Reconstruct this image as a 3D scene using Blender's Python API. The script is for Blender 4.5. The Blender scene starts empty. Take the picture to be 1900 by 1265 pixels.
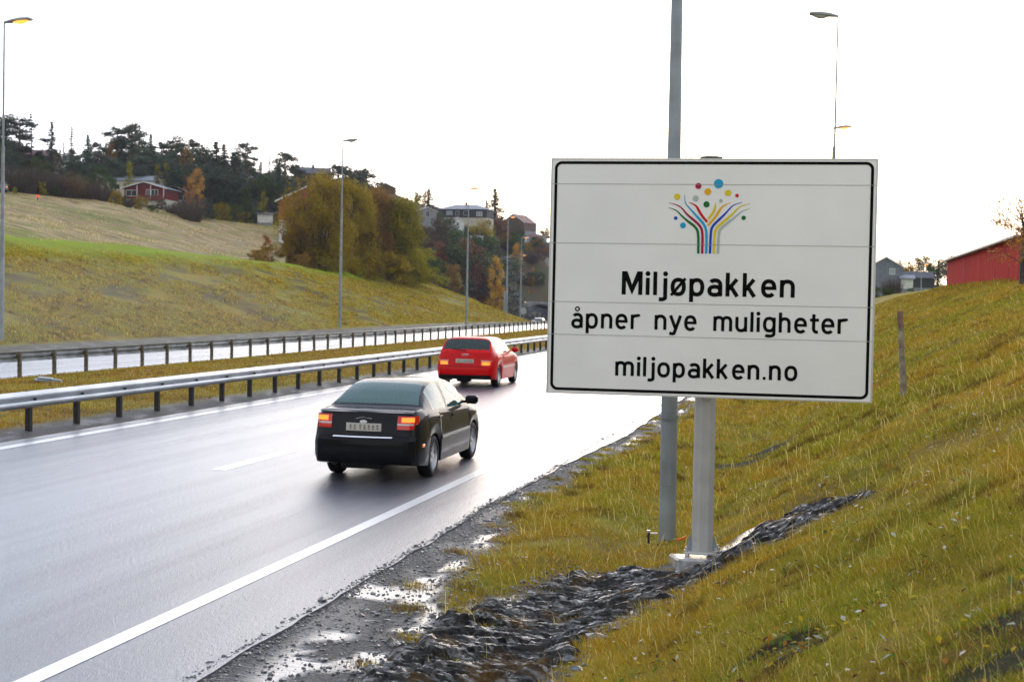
import bpy, math, random
import numpy as np
from mathutils import Matrix, Vector
sc = bpy.context.scene
COL = sc.collection
rng = np.random.default_rng(7)
random.seed(7)
PI = math.pi

# ------------------------------------------------------------------ camera
FPX = 2640.0
CH = 2.65
PITCH = math.radians(1.66)
ROLL = 0.02
fw = np.array([0, math.cos(PITCH), -math.sin(PITCH)])
r0 = np.array([1.0, 0, 0])
u0 = np.cross(r0, fw)
CR = math.cos(ROLL)*r0 + math.sin(ROLL)*u0
CU = -math.sin(ROLL)*r0 + math.cos(ROLL)*u0
cam = bpy.data.cameras.new("camera")
camo = bpy.data.objects.new("camera", cam)
COL.objects.link(camo)
M = Matrix.Identity(4)
for i in range(3):
    M[i][0] = CR[i]; M[i][1] = CU[i]; M[i][2] = -fw[i]
M[2][3] = CH
camo.matrix_world = M
cam.sensor_width = 36
cam.lens = FPX/1900*36
cam.clip_start = 0.1
cam.clip_end = 6000
cam.dof.use_dof = True
cam.dof.focus_distance = 15.0
cam.dof.aperture_fstop = 4.5
sc.camera = camo

# ------------------------------------------------------------------ world, sun, exposure
SUN_AZ = math.radians(9)       # clockwise from +Y
SUN_EL = math.radians(13)
W = bpy.data.worlds.new("World"); sc.world = W; W.use_nodes = True
nt = W.node_tree; nt.nodes.clear()
N = nt.nodes.new; LK = nt.links.new
out = N('ShaderNodeOutputWorld'); sky = N('ShaderNodeTexSky'); sky.sky_type = 'NISHITA'
sky.sun_disc = False; sky.sun_elevation = SUN_EL; sky.sun_rotation = SUN_AZ
sky.air_density = 1.0; sky.dust_density = 2.0
bg = N('ShaderNodeBackground'); bg.inputs[1].default_value = 0.06; LK(sky.outputs[0], bg.inputs[0])
# overcast cloud layer
tc = N('ShaderNodeTexCoord'); nz = N('ShaderNodeTexNoise'); nz.inputs['Scale'].default_value = 2.2; nz.inputs['Detail'].default_value = 4
LK(tc.outputs['Generated'], nz.inputs['Vector'])
sep = N('ShaderNodeSeparateXYZ'); LK(tc.outputs['Generated'], sep.inputs[0])
el = N('ShaderNodeMapRange'); el.inputs[1].default_value = 0.0; el.inputs[2].default_value = 0.7
el.inputs[3].default_value = 1.34; el.inputs[4].default_value = 1.0; el.interpolation_type = 'SMOOTHSTEP'; LK(sep.outputs[2], el.inputs[0])
az = N('ShaderNodeVectorMath'); az.operation = 'DOT_PRODUCT'; LK(tc.outputs['Generated'], az.inputs[0])
az.inputs[1].default_value = (math.sin(SUN_AZ), math.cos(SUN_AZ), 0.15)
ag = N('ShaderNodeMapRange'); ag.inputs[1].default_value = -1; ag.inputs[2].default_value = 1; ag.inputs[3].default_value = 0.62; ag.inputs[4].default_value = 1.15
LK(az.outputs['Value'], ag.inputs[0])
mm = N('ShaderNodeMath'); mm.operation = 'MULTIPLY'; LK(el.outputs[0], mm.inputs[0]); LK(ag.outputs[0], mm.inputs[1])
nm = N('ShaderNodeMapRange'); nm.inputs[1].default_value = 0.3; nm.inputs[2].default_value = 0.7; nm.inputs[3].default_value = 0.9; nm.inputs[4].default_value = 1.08; LK(nz.outputs[0], nm.inputs[0])
m2 = N('ShaderNodeMath'); m2.operation = 'MULTIPLY'; LK(mm.outputs[0], m2.inputs[0]); LK(nm.outputs[0], m2.inputs[1])
bg2 = N('ShaderNodeBackground'); cmx = N('ShaderNodeMix'); cmx.data_type = 'RGBA'; cf = N('ShaderNodeMapRange'); cf.inputs[1].default_value = -.5; cf.inputs[2].default_value = .6; LK(az.outputs['Value'], cf.inputs[0]); LK(cf.outputs[0], cmx.inputs[0])
cmx.inputs[6].default_value = (0.97, 0.97, 0.98, 1); cmx.inputs[7].default_value = (0.77, 0.87, 1.12, 1); LK(cmx.outputs[2], bg2.inputs[0]); LK(m2.outputs[0], bg2.inputs[1])
ads = N('ShaderNodeAddShader'); LK(bg.outputs[0], ads.inputs[0]); LK(bg2.outputs[0], ads.inputs[1]); LK(ads.outputs[0], out.inputs[0])
sl = bpy.data.lights.new("sun", 'SUN'); sl.energy = 0.5; sl.angle = math.radians(45); sl.color = (1, 0.94, 0.86)
so = bpy.data.objects.new("sun", sl); COL.objects.link(so)
sd = Vector((math.sin(SUN_AZ)*math.cos(SUN_EL), math.cos(SUN_AZ)*math.cos(SUN_EL), math.sin(SUN_EL)))
so.rotation_euler = sd.to_track_quat('Z', 'Y').to_euler()
vs = sc.view_settings; vs.view_transform = 'Standard'; vs.look = 'None'; vs.exposure = 0.2; vs.gamma = 1
sc.cycles.use_adaptive_sampling = True
sc.cycles.max_bounces = 6; sc.cycles.transparent_max_bounces = 12

# ------------------------------------------------------------------ road frame and terrain (numpy)
TH = math.atan(588/2640)
DV = np.array([math.sin(TH), math.cos(TH)]); NV = np.array([math.cos(TH), -math.sin(TH)])
def off(s):
    s = np.asarray(s, float); sm = np.minimum(s, 330.0)
    o = (sm-28)**2/5000 + np.where(sm > 150, (sm-150)**3*4.2e-6, 0)
    return o + np.maximum(s-330, 0)*0.5
def us2xy(u, s):
    w = np.asarray(u, float) - off(s); s = np.asarray(s, float)
    return w*NV[0] + s*DV[0], w*NV[1] + s*DV[1]
def xy2us(x, y):
    w = x*NV[0] + y*NV[1]; s = x*DV[0] + y*DV[1]
    return w + off(s), s
def road_dir(s):
    a = np.array(us2xy(0, s-.5)); b = np.array(us2xy(0, s+.5)); v = b-a; return math.atan2(-v[0], v[1])   # z rotation so +Y looks along road
def zroad(s):
    s = np.minimum(np.asarray(s, float), 335); return np.where(s > 120, -1.13e-4*(s-120)**2, 0.0)
def ss(a, b, x):
    t = np.clip((np.asarray(x, float)-a)/(b-a), 0, 1); return t*t*(3-2*t)
def ray(px, py):
    return fw + CR*((px-950)/FPX) + CU*((632.5-py)/FPX)
def at(px, py, Z):
    d = ray(px, py); t = Z/d[1]; return d[0]*t, Z, CH + d[2]*t
def hsh(ix, iy, k):
    v = (ix*374761393 + iy*668265263 + k*974711) & 0x7fffffff
    v = ((v ^ (v >> 13))*1274126177) & 0x7fffffff
    return ((v ^ (v >> 16)) & 0xffff)/65535.0
def vnoise(x, y, k=0):
    x = np.asarray(x, float); y = np.asarray(y, float)
    ix = np.floor(x).astype(np.int64); iy = np.floor(y).astype(np.int64)
    fx = x-ix; fy = y-iy; fx = fx*fx*(3-2*fx); fy = fy*fy*(3-2*fy)
    a = hsh(ix, iy, k); b = hsh(ix+1, iy, k); c = hsh(ix, iy+1, k); d = hsh(ix+1, iy+1, k)
    return (a*(1-fx)+b*fx)*(1-fy) + (c*(1-fx)+d*fx)*fy
def fbm(x, y, k=0, o=4):
    s = 0; a = .5; t = 0
    for i in range(o):
        s = s + a*vnoise(x*2**i+17.3*i, y*2**i-9.1*i, k+i); t += a; a *= .5
    return s/t
# far control points: pixel + distance
CP = [(0,356,200),(-250,330,195),(120,366,208),(250,385,225),(400,405,238),(500,417,250),
      (-250,310,262),(0,338,240),(0,325,275),(120,338,275),(250,350,272),(400,368,282),(500,375,290),(0,312,320),(200,322,310),(400,338,320),(580,348,320),(700,380,320),(640,425,250),(560,410,262),
      (800,500,272),(850,545,290),(900,572,305),(800,430,320),(850,440,350),(900,480,335),(900,440,350),(950,432,385),(950,500,347),
      (1000,470,388),(1000,535,342),(975,556,330),(850,402,380),(780,392,350),(950,422,400),(1010,448,420),(735,362,370),(1100,560,334),(1100,500,390),
      (1300,545,360),(1300,530,450),(1450,545,300),(1600,548,220),(1700,546,220),(1650,543,300),(1800,535,250),(1900,530,300),(1700,543,400),(1500,540,420)]
PX = []
for px, py, Z in CP:
    PX.append(at(px, py, Z))
for u, s, z in [(-54,20,6.3),(-54,60,6.4),(-54,90,6.6),(-54,115,6.5),(-54,141,5.9),(-54,156,5.8),(-54,181,6.5),(-54,205,6.6),(-66,205,7.5),(-60,240,3),(-54,262,1.0),(-54,290,-2),
                (-70,60,9),(-80,110,11),(-72,150,8.3),(-66,175,7.0),(14,200,4.7),(14,100,4.5),(14,40,4.4),(14,0,4.4),(60,60,6),(60,0,6),(60,160,6),(-54,-40,6.3),(-100,0,14),(200,100,8),(200,-50,8)]:
    x, y = us2xy(u, s); PX.append((float(x), float(y), z))
for x, y, z in [(-600,700,40),(-300,800,34),(0,900,25),(300,900,15),(700,800,12),(-1200,1500,45),(0,2200,25),(1200,1500,15),(1500,0,12),(-1500,0,40),(0,-400,5),(-600,200,35)]:
    PX.append((x, y, z))
PX = np.array(PX)
def _k(r): return np.where(r > 0, r, 0)      # biharmonic-like linear kernel: no overshoot
_A = np.hypot(PX[:, None, 0]-PX[None, :, 0], PX[:, None, 1]-PX[None, :, 1])
_n = len(PX)
_S = np.zeros((_n+1, _n+1)); _S[:_n, :_n] = np.sqrt(_A**2+64); _S[:_n, _n] = 1; _S[_n, :_n] = 1
_C = np.linalg.solve(_S, np.append(PX[:, 2], 0))
def rbf(x, y):
    x = np.asarray(x, float); y = np.asarray(y, float); z = np.full(x.shape, _C[_n])
    for i in range(_n):
        z = z + _C[i]*np.sqrt((x-PX[i, 0])**2+(y-PX[i, 1])**2+64)
    return z
PU = [-700,-54,-36.2,-34.6,-33.9,-33.4,-24.2,-23.8,-19,-14.6,-14.0,-13.8,-4.4,-4.2,-3.2,-2.2,-1.2,1,3,6,9,14,400]
PZ = [6.4,6.4,0.15,-.12,-.06,-.10,-.10,.02,.12,.06,-.02,-.10,-.10,-.018,-.075,-.25,0,1.17,2.1,3.3,4.05,4.4,4.4]
def H(u, s):
    u = np.asarray(u, float); s = np.asarray(s, float)
    b = np.interp(u, PU, PZ)
    # grass tongue between gravel and the ditch, beside the lamp post
    g = np.exp(-((u+2.55)/.55)**2)*ss(12.2, 14.5, s)*0.20*(1-ss(60, 90, s))
    b = b + g*1.0
    cut = np.interp(s, [0, 130, 156, 181, 205], [6.5, 6.3, 5.8, 6.5, 6.7])*ss(0, 1, 1)
    left = u < -36.2
    E = 1-ss(197, 262, s)
    b = np.where(left, 0.15 + (cut-.15)*np.clip((-36.2-u)/17.8, 0, 1)*E + 0*b, b)
    b = b + zroad(s)
    x, y = us2xy(u, s)
    far = rbf(x, y)
    wl = ss(-52, -60, u); wr = ss(9, 22, u)
    wf = np.maximum(np.maximum(wl, wr), ss(314, 319, s))
    wf = np.where((s > 230), np.maximum(wf, ss(-44, -56, u)), wf)
    z = b*(1-wf) + far*wf
    am = np.where((u > -3.3) & (u < 40), ss(-3.3, 0, u), 0)
    z = z + am*((fbm(u*.9, s*.9, 3)-.5)*.22 + (fbm(u*4, s*4, 5, 3)-.5)*.07)
    al = ss(-36.5, -40, u)
    z = z + al*((fbm(u*.12, s*.06, 9)-.5)*1.2*E + (fbm(u*.6, s*.3, 19, 3)-.5)*.5)
    return z
def HXY(x, y):
    u, s = xy2us(x, y); return float(H(u, s))

# ------------------------------------------------------------------ mesh helpers
def tag(o, label=None, cat=None, group=None, kind=None):
    if label: o['label'] = label
    if cat: o['category'] = cat
    if group: o['group'] = group
    if kind: o['kind'] = kind
    return o
def link(o, parent=None):
    COL.objects.link(o)
    if parent: o.parent = parent
    return o
def empty(name, loc, rz=0, label=None, cat=None, group=None):
    o = bpy.data.objects.new(name, None); o.location = loc; o.rotation_euler = (0, 0, rz); o.empty_display_size = .2
    COL.objects.link(o); return tag(o, label, cat, group)
def nmesh(name, V, F, mat=None, parent=None, smooth=False, loc=None):
    me = bpy.data.meshes.new(name)
    me.from_pydata([tuple(map(float, v)) for v in V], [], [tuple(map(int, f)) for f in F]); me.update()
    if smooth:
        me.polygons.foreach_set('use_smooth', [True]*len(me.polygons))
    if mat: me.materials.append(mat)
    o = bpy.data.objects.new(name, me)
    if loc is not None: o.location = loc
    return link(o, parent)
def fastmesh(name, V, Fq, mat, smooth=False, parent=None):   # V (n,3), Fq (m,k)
    me = bpy.data.meshes.new(name); V = np.asarray(V, np.float32); Fq = np.asarray(Fq, np.int32); k = Fq.shape[1]
    me.vertices.add(len(V)); me.vertices.foreach_set('co', V.ravel())
    me.loops.add(Fq.size); me.loops.foreach_set('vertex_index', Fq.ravel())
    me.polygons.add(len(Fq)); me.polygons.foreach_set('loop_start', np.arange(0, Fq.size, k, dtype=np.int32))
    me.polygons.foreach_set('loop_total', np.full(len(Fq), k, np.int32))
    me.polygons.foreach_set('use_smooth', np.full(len(Fq), smooth, bool))
    me.update(calc_edges=True); me.validate()
    if mat: me.materials.append(mat)
    o = bpy.data.objects.new(name, me)
    return link(o, parent)
def vcol(o, name, C):
    C = np.asarray(C, np.float32)
    if C.shape[1] == 3: C = np.hstack([C, np.ones((len(C), 1), np.float32)])
    a = o.data.attributes.new(name, 'FLOAT_COLOR', 'POINT'); a.data.foreach_set('color', C.ravel())
class MB:
    def __init__(s): s.V = []; s.F = []
    def add(s, V, F):
        b = len(s.V); s.V += [tuple(v) for v in V]; s.F += [tuple(i+b for i in f) for f in F]; return s
    def box(s, x0, x1, y0, y1, z0, z1, bev=0, M=None):
        if bev:
            c = ((x0+x1)/2, (y0+y1)/2, (z0+z1)/2); h = ((x1-x0)/2, (y1-y0)/2, (z1-z0)/2); b = min(bev, *[v*.49 for v in h])
            V = []; idx = {}
            for sx in (-1, 1):
                for sy in (-1, 1):
                    for sz in (-1, 1):
                        for ax in range(3):
                            p = [c[i]+(sx, sy, sz)[i]*(h[i]-(0 if i == ax else b)) for i in range(3)]
                            idx[(sx, sy, sz, ax)] = len(V); V.append(p)
            F = []
            for ax in range(3):
                o = [i for i in range(3) if i != ax]
                for sg in (-1, 1):
                    q = []
                    for a, bb in ((-1, -1), (1, -1), (1, 1), (-1, 1)):
                        k = [0, 0, 0]; k[ax] = sg; k[o[0]] = a; k[o[1]] = bb; q.append(idx[(k[0], k[1], k[2], ax)])
                    if (sg > 0) == (ax == 1): q = q[::-1]
                    F.append(q)
            for ax in range(3):
                o = [i for i in range(3) if i != ax]
                for a in (-1, 1):
                    for bb in (-1, 1):
                        k1 = [0, 0, 0]; k1[o[0]] = a; k1[o[1]] = bb; k2 = list(k1); k1[ax] = -1; k2[ax] = 1
                        F.append([idx[(*k1, o[0])], idx[(*k2, o[0])], idx[(*k2, o[1])], idx[(*k1, o[1])]])
            for sx in (-1, 1):
                for sy in (-1, 1):
                    for sz in (-1, 1):
                        F.append([idx[(sx, sy, sz, a)] for a in range(3)])
        else:
            V = [(x, y, z) for x in (x0, x1) for y in (y0, y1) for z in (z0, z1)]
            F = [(0, 1, 3, 2), (4, 6, 7, 5), (0, 4, 5, 1), (2, 3, 7, 6), (0, 2, 6, 4), (1, 5, 7, 3)]
        if M is not None: V = [tuple(M @ Vector(v)) for v in V]
        return s.add(V, F)
    def tube(s, pts, rad, n=12, cap=True):      # pts list of 3D, rad list
        V = []; F = []
        P = [Vector(p) for p in pts]; up = None
        for i, p in enumerate(P):
            t = (P[min(i+1, len(P)-1)]-P[max(i-1, 0)]).normalized()
            a = Vector((1, 0, 0)) if abs(t.x) < .9 else Vector((0, 1, 0))
            x = t.cross(a).normalized() if up is None else (up-t*up.dot(t)).normalized()
            up = x; y = t.cross(x)
            r = rad[i] if hasattr(rad, '__len__') else rad
            for k in range(n):
                an = 2*PI*(k+.5)/n; V.append(p+(x*math.cos(an)+y*math.sin(an))*r)
        for i in range(len(P)-1):
            for k in range(n):
                F.append((i*n+k, i*n+(k+1) % n, (i+1)*n+(k+1) % n, (i+1)*n+k))
        if cap: F.append(tuple(range(n))[::-1]); F.append(tuple((len(P)-1)*n+k for k in range(n)))
        return s.add(V, F)
    def prism(s, poly, y0, y1, axis='y'):        # poly in (x,z), extruded along y
        n = len(poly); V = [(p[0], y0, p[1]) for p in poly]+[(p[0], y1, p[1]) for p in poly]
        if axis == 'x': V = [(v[1], v[0], v[2]) for v in V]
        if axis == 'z': V = [(v[0], v[2], v[1]) for v in V]
        F = [tuple(range(n)), tuple(range(2*n-1, n-1, -1))]+[(i, n+i, n+(i+1) % n, (i+1) % n) for i in range(n)]
        return s.add(V, F)
    def build(s, name, mat, parent=None, smooth=False):
        o = nmesh(name, s.V, s.F, mat, parent, smooth)
        import bmesh
        b = bmesh.new(); b.from_mesh(o.data); bmesh.ops.recalc_face_normals(b, faces=b.faces); b.to_mesh(o.data); b.free()
        if smooth:
            try: o.data.set_sharp_from_angle(angle=math.radians(35))
            except Exception: pass
        return o

# ------------------------------------------------------------------ materials
def mat(name, col, rough=.6, metal=0, spec=.3, noise=0, nscale=8, bump=0, bscale=60, emis=None, estr=0, coat=0, col2=None, wave=None, seedobj=False):
    m = bpy.data.materials.new(name); m.use_nodes = True; t = m.node_tree; b = t.nodes['Principled BSDF']
    b.inputs['Base Color'].default_value = (*col, 1); b.inputs['Roughness'].default_value = rough; b.inputs['Metallic'].default_value = metal
    b.inputs['Specular IOR Level'].default_value = spec
    if coat: b.inputs['Coat Weight'].default_value = coat; b.inputs['Coat Roughness'].default_value = .03
    if noise or bump or col2:
        c = t.nodes.new('ShaderNodeTexCoord'); n = t.nodes.new('ShaderNodeTexNoise'); n.inputs['Scale'].default_value = nscale; n.inputs['Detail'].default_value = 5
        t.links.new(c.outputs['Object'], n.inputs['Vector'])
        r = t.nodes.new('ShaderNodeMix'); r.data_type = 'RGBA'
        c2 = col2 if col2 else tuple(v*(1-noise) for v in col)
        r.inputs[6].default_value = (*(tuple(min(v*(1+noise*.5), 1) for v in col) if not col2 else col), 1); r.inputs[7].default_value = (*c2, 1)
        mr = t.nodes.new('ShaderNodeMapRange'); mr.inputs[1].default_value = .35; mr.inputs[2].default_value = .65
        t.links.new(n.outputs[0], mr.inputs[0]); t.links.new(mr.outputs[0], r.inputs[0]); t.links.new(r.outputs[2], b.inputs['Base Color'])
        if bump:
            n2 = t.nodes.new('ShaderNodeTexNoise'); n2.inputs['Scale'].default_value = bscale; n2.inputs['Detail'].default_value = 3
            t.links.new(c.outputs['Object'], n2.inputs['Vector'])
            bp = t.nodes.new('ShaderNodeBump'); bp.inputs['Strength'].default_value = bump; bp.inputs['Distance'].default_value = .02
            t.links.new(n2.outputs[0], bp.inputs['Height']); t.links.new(bp.outputs[0], b.inputs['Normal'])
    if emis: b.inputs['Emission Color'].default_value = (*emis, 1); b.inputs['Emission Strength'].default_value = estr
    return m
class NT:
    def __init__(s, name):
        s.m = bpy.data.materials.new(name); s.m.use_nodes = True; s.t = s.m.node_tree; s.b = s.t.nodes['Principled BSDF']; s.o = s.t.nodes['Material Output']
        s.tc = s.n('ShaderNodeTexCoord')
    def n(s, ty, **k):
        x = s.t.nodes.new(ty)
        for a, v in k.items(): setattr(x, a, v)
        return x
    def l(s, a, b): s.t.links.new(a, b)
    def noise(s, sc_, vec=None, scale3=(1, 1, 1), det=4, rot=(0, 0, 0)):
        mp = s.n('ShaderNodeMapping'); mp.inputs['Scale'].default_value = scale3; mp.inputs['Rotation'].default_value = rot
        s.l(vec or s.tc.outputs['Object'], mp.inputs[0])
        x = s.n('ShaderNodeTexNoise'); x.inputs['Scale'].default_value = sc_; x.inputs['Detail'].default_value = det; s.l(mp.outputs[0], x.inputs['Vector']); return x.outputs[0]
    def rng(s, v, a, b, c=0, d=1):
        x = s.n('ShaderNodeMapRange'); s.l(v, x.inputs[0])
        for i, q in enumerate((a, b, c, d)): x.inputs[i+1].default_value = q
        return x.outputs[0]
    def mix(s, f, a, b):
        x = s.n('ShaderNodeMix', data_type='RGBA')
        for v, i in ((f, 0), (a, 6), (b, 7)):
            if isinstance(v, tuple): x.inputs[i].default_value = (*v, 1)
            elif isinstance(v, (int, float)): x.inputs[i].default_value = v
            else: s.l(v, x.inputs[i])
        return x.outputs[2]
    def math(s, op, a, b):
        x = s.n('ShaderNodeMath', operation=op)
        for v, i in ((a, 0), (b, 1)):
            if isinstance(v, (int, float)): x.inputs[i].default_value = v
            else: s.l(v, x.inputs[i])
        return x.outputs[0]
    def attr(s, name):
        x = s.n('ShaderNodeAttribute'); x.attribute_name = name; return x
    def bump(s, h, st, dist=.02):
        x = s.n('ShaderNodeBump'); x.inputs['Strength'].default_value = st; x.inputs['Distance'].default_value = dist; s.l(h, x.inputs['Height']); s.l(x.outputs[0], s.b.inputs['Normal']); return x

# ground material driven by masks: A.r gravel, A.g stubble field, A.b fresh green ; B.r woodland floor, B.g hill scrub floor
g = NT('ground_cover')
A = g.n('ShaderNodeSeparateColor'); g.l(g.attr('mask_a').outputs['Color'], A.inputs[0])
B = g.n('ShaderNodeSeparateColor'); g.l(g.attr('mask_b').outputs['Color'], B.inputs[0])
RZ = (0, 0, TH)
n1 = g.noise(.35, scale3=(1, .45, 1), rot=RZ); n2 = g.noise(2.2, scale3=(1, .6, 1), rot=RZ); n3 = g.noise(18); n4 = g.noise(.9, scale3=(1.6, .35, 1), rot=(0, 0, .9), det=6)
gc = g.mix(g.rng(n1, .4, .62), (.20, .185, .014), (.30, .20, .022))
gc = g.mix(g.rng(n2, .48, .7), gc, (.16, .17, .010))
gc = g.mix(g.rng(n4, .52, .70, 0, .85), gc, (.085, .060, .012))
gc = g.mix(g.rng(n3, .35, .8, 0, .4), gc, (.27, .22, .04))
gc = g.mix(g.rng(g.noise(.25, scale3=(.5, 1.8, 1), rot=(0, 0, .35), det=6), .50, .64, 0, .8), gc, (.10, .055, .016))
fc = g.mix(g.rng(g.noise(.12, scale3=(.5, 1.6, 1), rot=(0, 0, .5)), .4, .6), (.40, .30, .16), (.27, .21, .09))
fc = g.mix(g.rng(g.noise(.05, scale3=(.6, 1.5, 1), rot=(0, 0, .8)), .55, .68), fc, (.16, .19, .035))
fc = g.mix(g.rng(g.noise(.2, scale3=(.25, 2.5, 1), rot=(0, 0, .3)), .6, .72), fc, (.12, .075, .04))
fc = g.mix(g.rng(g.noise(3.0), .35, .7, 0, .45), fc, (.42, .32, .17))
fc = g.mix(g.rng(g.noise(.6, scale3=(.6, 2, 1), rot=(0, 0, .5), det=8), .48, .62, 0, .75), fc, (.13, .085, .045))
fc = g.mix(g.rng(g.noise(.33, scale3=(1, 1, 1), det=6), .55, .66, 0, .7), fc, (.17, .19, .03))
c = g.mix(A.outputs[1], gc, fc)
c = g.mix(A.outputs[2], c, g.mix(g.rng(n2, .3, .7), (.19, .32, .004), (.22, .27, .008)))
c = g.mix(B.outputs[0], c, g.mix(g.rng(n2, .35, .65), (.035, .022, .012), (.03, .03, .012)))
c = g.mix(B.outputs[1], c, g.mix(g.rng(n1, .35, .65), (.09, .05, .03), (.05, .06, .02)))
gr = g.mix(g.rng(g.noise(45, det=3), .38, .7), (.018, .016, .015), (.105, .098, .09))
gr = g.mix(B.outputs[2], gr, (.10, .10, .105))
c = g.mix(A.outputs[0], c, gr)
g.l(c, g.b.inputs['Base Color'])
wet = g.rng(g.noise(1.1, scale3=(1.5, .7, 1), rot=RZ, det=7), .50, .60)
rgh = g.math('MULTIPLY', A.outputs[0], g.math('MAXIMUM', g.math('MULTIPLY', wet, .35), B.outputs[2]))
g.l(g.rng(rgh, 0, 1, .75, .16), g.b.inputs['Roughness'])
g.l(g.rng(A.outputs[0], 0, 1, .05, .5), g.b.inputs['Specular IOR Level'])
hb = g.math('ADD', g.math('MULTIPLY', g.noise(30, det=3), g.rng(rgh, 0, 1, 1, .08)), g.math('MULTIPLY', n3, g.rng(rgh, 0, 1, 1, .15)))
g.bump(hb, .8, .03)
M_ground = g.m

# wet asphalt
a = NT('wet_asphalt')
rc = a.n('ShaderNodeUVMap')
tr = a.noise(1.0, vec=rc.outputs[0], scale3=(1.3, .02, 1), det=3)
sp = a.noise(260, det=2)
ac = a.mix(a.rng(sp, .35, .7), (.055, .060, .080), (.13, .138, .17))
ac = a.mix(a.rng(tr, .4, .62, 0, .5), ac, (.055, .052, .056))
a.l(ac, a.b.inputs['Base Color'])
big = a.noise(.6, vec=rc.outputs[0], scale3=(2.2, .12, 1), det=4)
a.l(a.math('ADD', a.rng(big, .35, .65, .34, .40), a.rng(tr, .4, .6, -.06, .07)), a.b.inputs['Roughness'])
a.b.inputs['IOR'].default_value = 1.42; a.b.inputs['Specular IOR Level'].default_value = .3
a.b.inputs['Coat Weight'].default_value = 1.0; a.b.inputs['Coat Roughness'].default_value = .25; a.b.inputs['Coat IOR'].default_value = 1.58
hh = a.math('ADD', a.noise(70, det=3), a.math('MULTIPLY', a.noise(22, scale3=(1, .5, 1), rot=RZ, det=3), .8))
bp = a.bump(hh, .4, .03); a.l(bp.outputs[0], a.b.inputs['Coat Normal'])
M_asph = a.m
p = NT('road_paint')
p.l(p.mix(p.rng(p.noise(9, det=6), .55, .8), (.84, .84, .83), (.6, .6, .6)), p.b.inputs['Base Color']); p.b.inputs['Roughness'].default_value = .35
p.b.inputs['Coat Weight'].default_value = .8; p.b.inputs['Coat Roughness'].default_value = .25; p.b.inputs['Coat IOR'].default_value = 1.5
p.bump(p.noise(160), .25, .01)
M_paint = p.m

def leafmat(name, c1, c2, trans=.25):
    k = NT(name); at_ = k.attr('tint'); oi = k.n('ShaderNodeObjectInfo')
    cc = k.mix(at_.outputs['Fac'], c1, c2)
    hs = k.n('ShaderNodeHueSaturation'); k.l(cc, hs.inputs['Color'])
    k.l(k.rng(oi.outputs['Random'], 0, 1, .485, .515), hs.inputs['Hue']); k.l(k.rng(oi.outputs['Random'], 0, 1, .8, 1.2), hs.inputs['Value'])
    k.l(hs.outputs[0], k.b.inputs['Base Color']); k.b.inputs['Roughness'].default_value = .7; k.b.inputs['Specular IOR Level'].default_value = .15
    tl = k.n('ShaderNodeBsdfTranslucent'); k.l(hs.outputs[0], tl.inputs[0])
    mx = k.n('ShaderNodeMixShader'); mx.inputs[0].default_value = trans; k.l(k.b.outputs[0], mx.inputs[1]); k.l(tl.outputs[0], mx.inputs[2]); k.l(mx.outputs[0], k.o.inputs[0])
    return k.m
LM = dict(
    spruce=leafmat('spruce_needles', (.035, .055, .04), (.085, .115, .07), .15),
    pine=leafmat('pine_needles', (.05, .068, .048), (.12, .14, .085), .15),
    olive=leafmat('olive_leaves', (.17, .105, .012), (.42, .29, .015), .35),
    yellowg=leafmat('yellow_green_leaves', (.15, .14, .010), (.38, .30, .015), .35),
    ochre=leafmat('ochre_leaves', (.19, .105, .02), (.38, .22, .04), .35),
    orange=leafmat('orange_leaves', (.30, .12, .03), (.50, .24, .06)),
    rust=leafmat('rust_leaves', (.12, .045, .03), (.26, .10, .06)),
    gold=leafmat('gold_leaves', (.50, .28, .02), (.75, .45, .04)),
    green=leafmat('green_leaves', (.035, .06, .018), (.09, .12, .03)),
    brown=leafmat('brown_twigs', (.055, .038, .030), (.13, .09, .07), .05),
    grey=leafmat('grey_green_leaves', (.08, .09, .07), (.17, .18, .14), .1))
M_bark = mat('bark', (.09, .065, .05), .9, noise=.5, nscale=6)
M_pinebark = mat('pine_bark', (.16, .085, .05), .9, noise=.5, nscale=3)
M_galv = mat('galvanised_steel', (.50, .51, .52), .38, .75, noise=.25, nscale=3)
M_pole = mat('lamp_post_grey', (.27, .30, .32), .5, .2, noise=.25, nscale=2, bump=.1)
M_dark = mat('dark_metal', (.03, .03, .03), .5)
M_rust = mat('weathered_brown_post', (.15, .12, .085), .85, .0, noise=.5, nscale=9)
M_postn = mat('wet_dark_post', (.022, .020, .02), .6, .0, noise=.4, nscale=9)
M_lampoff = mat('lamp_housing_grey', (.30, .31, .32), .5)
M_lampon = mat('lit_sodium_lamp', (.9, .5, .2), .4, emis=(1, .36, .05), estr=1.7)
M_lampyel = mat('lit_sodium_lamp_core', (.9, .5, .2), .4, emis=(1, .62, .2), estr=3.0)
M_lamplens = mat('lamp_lens', (.5, .5, .48), .3)
M_conc = mat('concrete', (.36, .35, .33), .7, noise=.4, nscale=5, bump=.3, bscale=40)
M_slab = mat('wet_concrete', (.42, .42, .42), .18, noise=.35, nscale=9, bump=.25, bscale=25)

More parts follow.
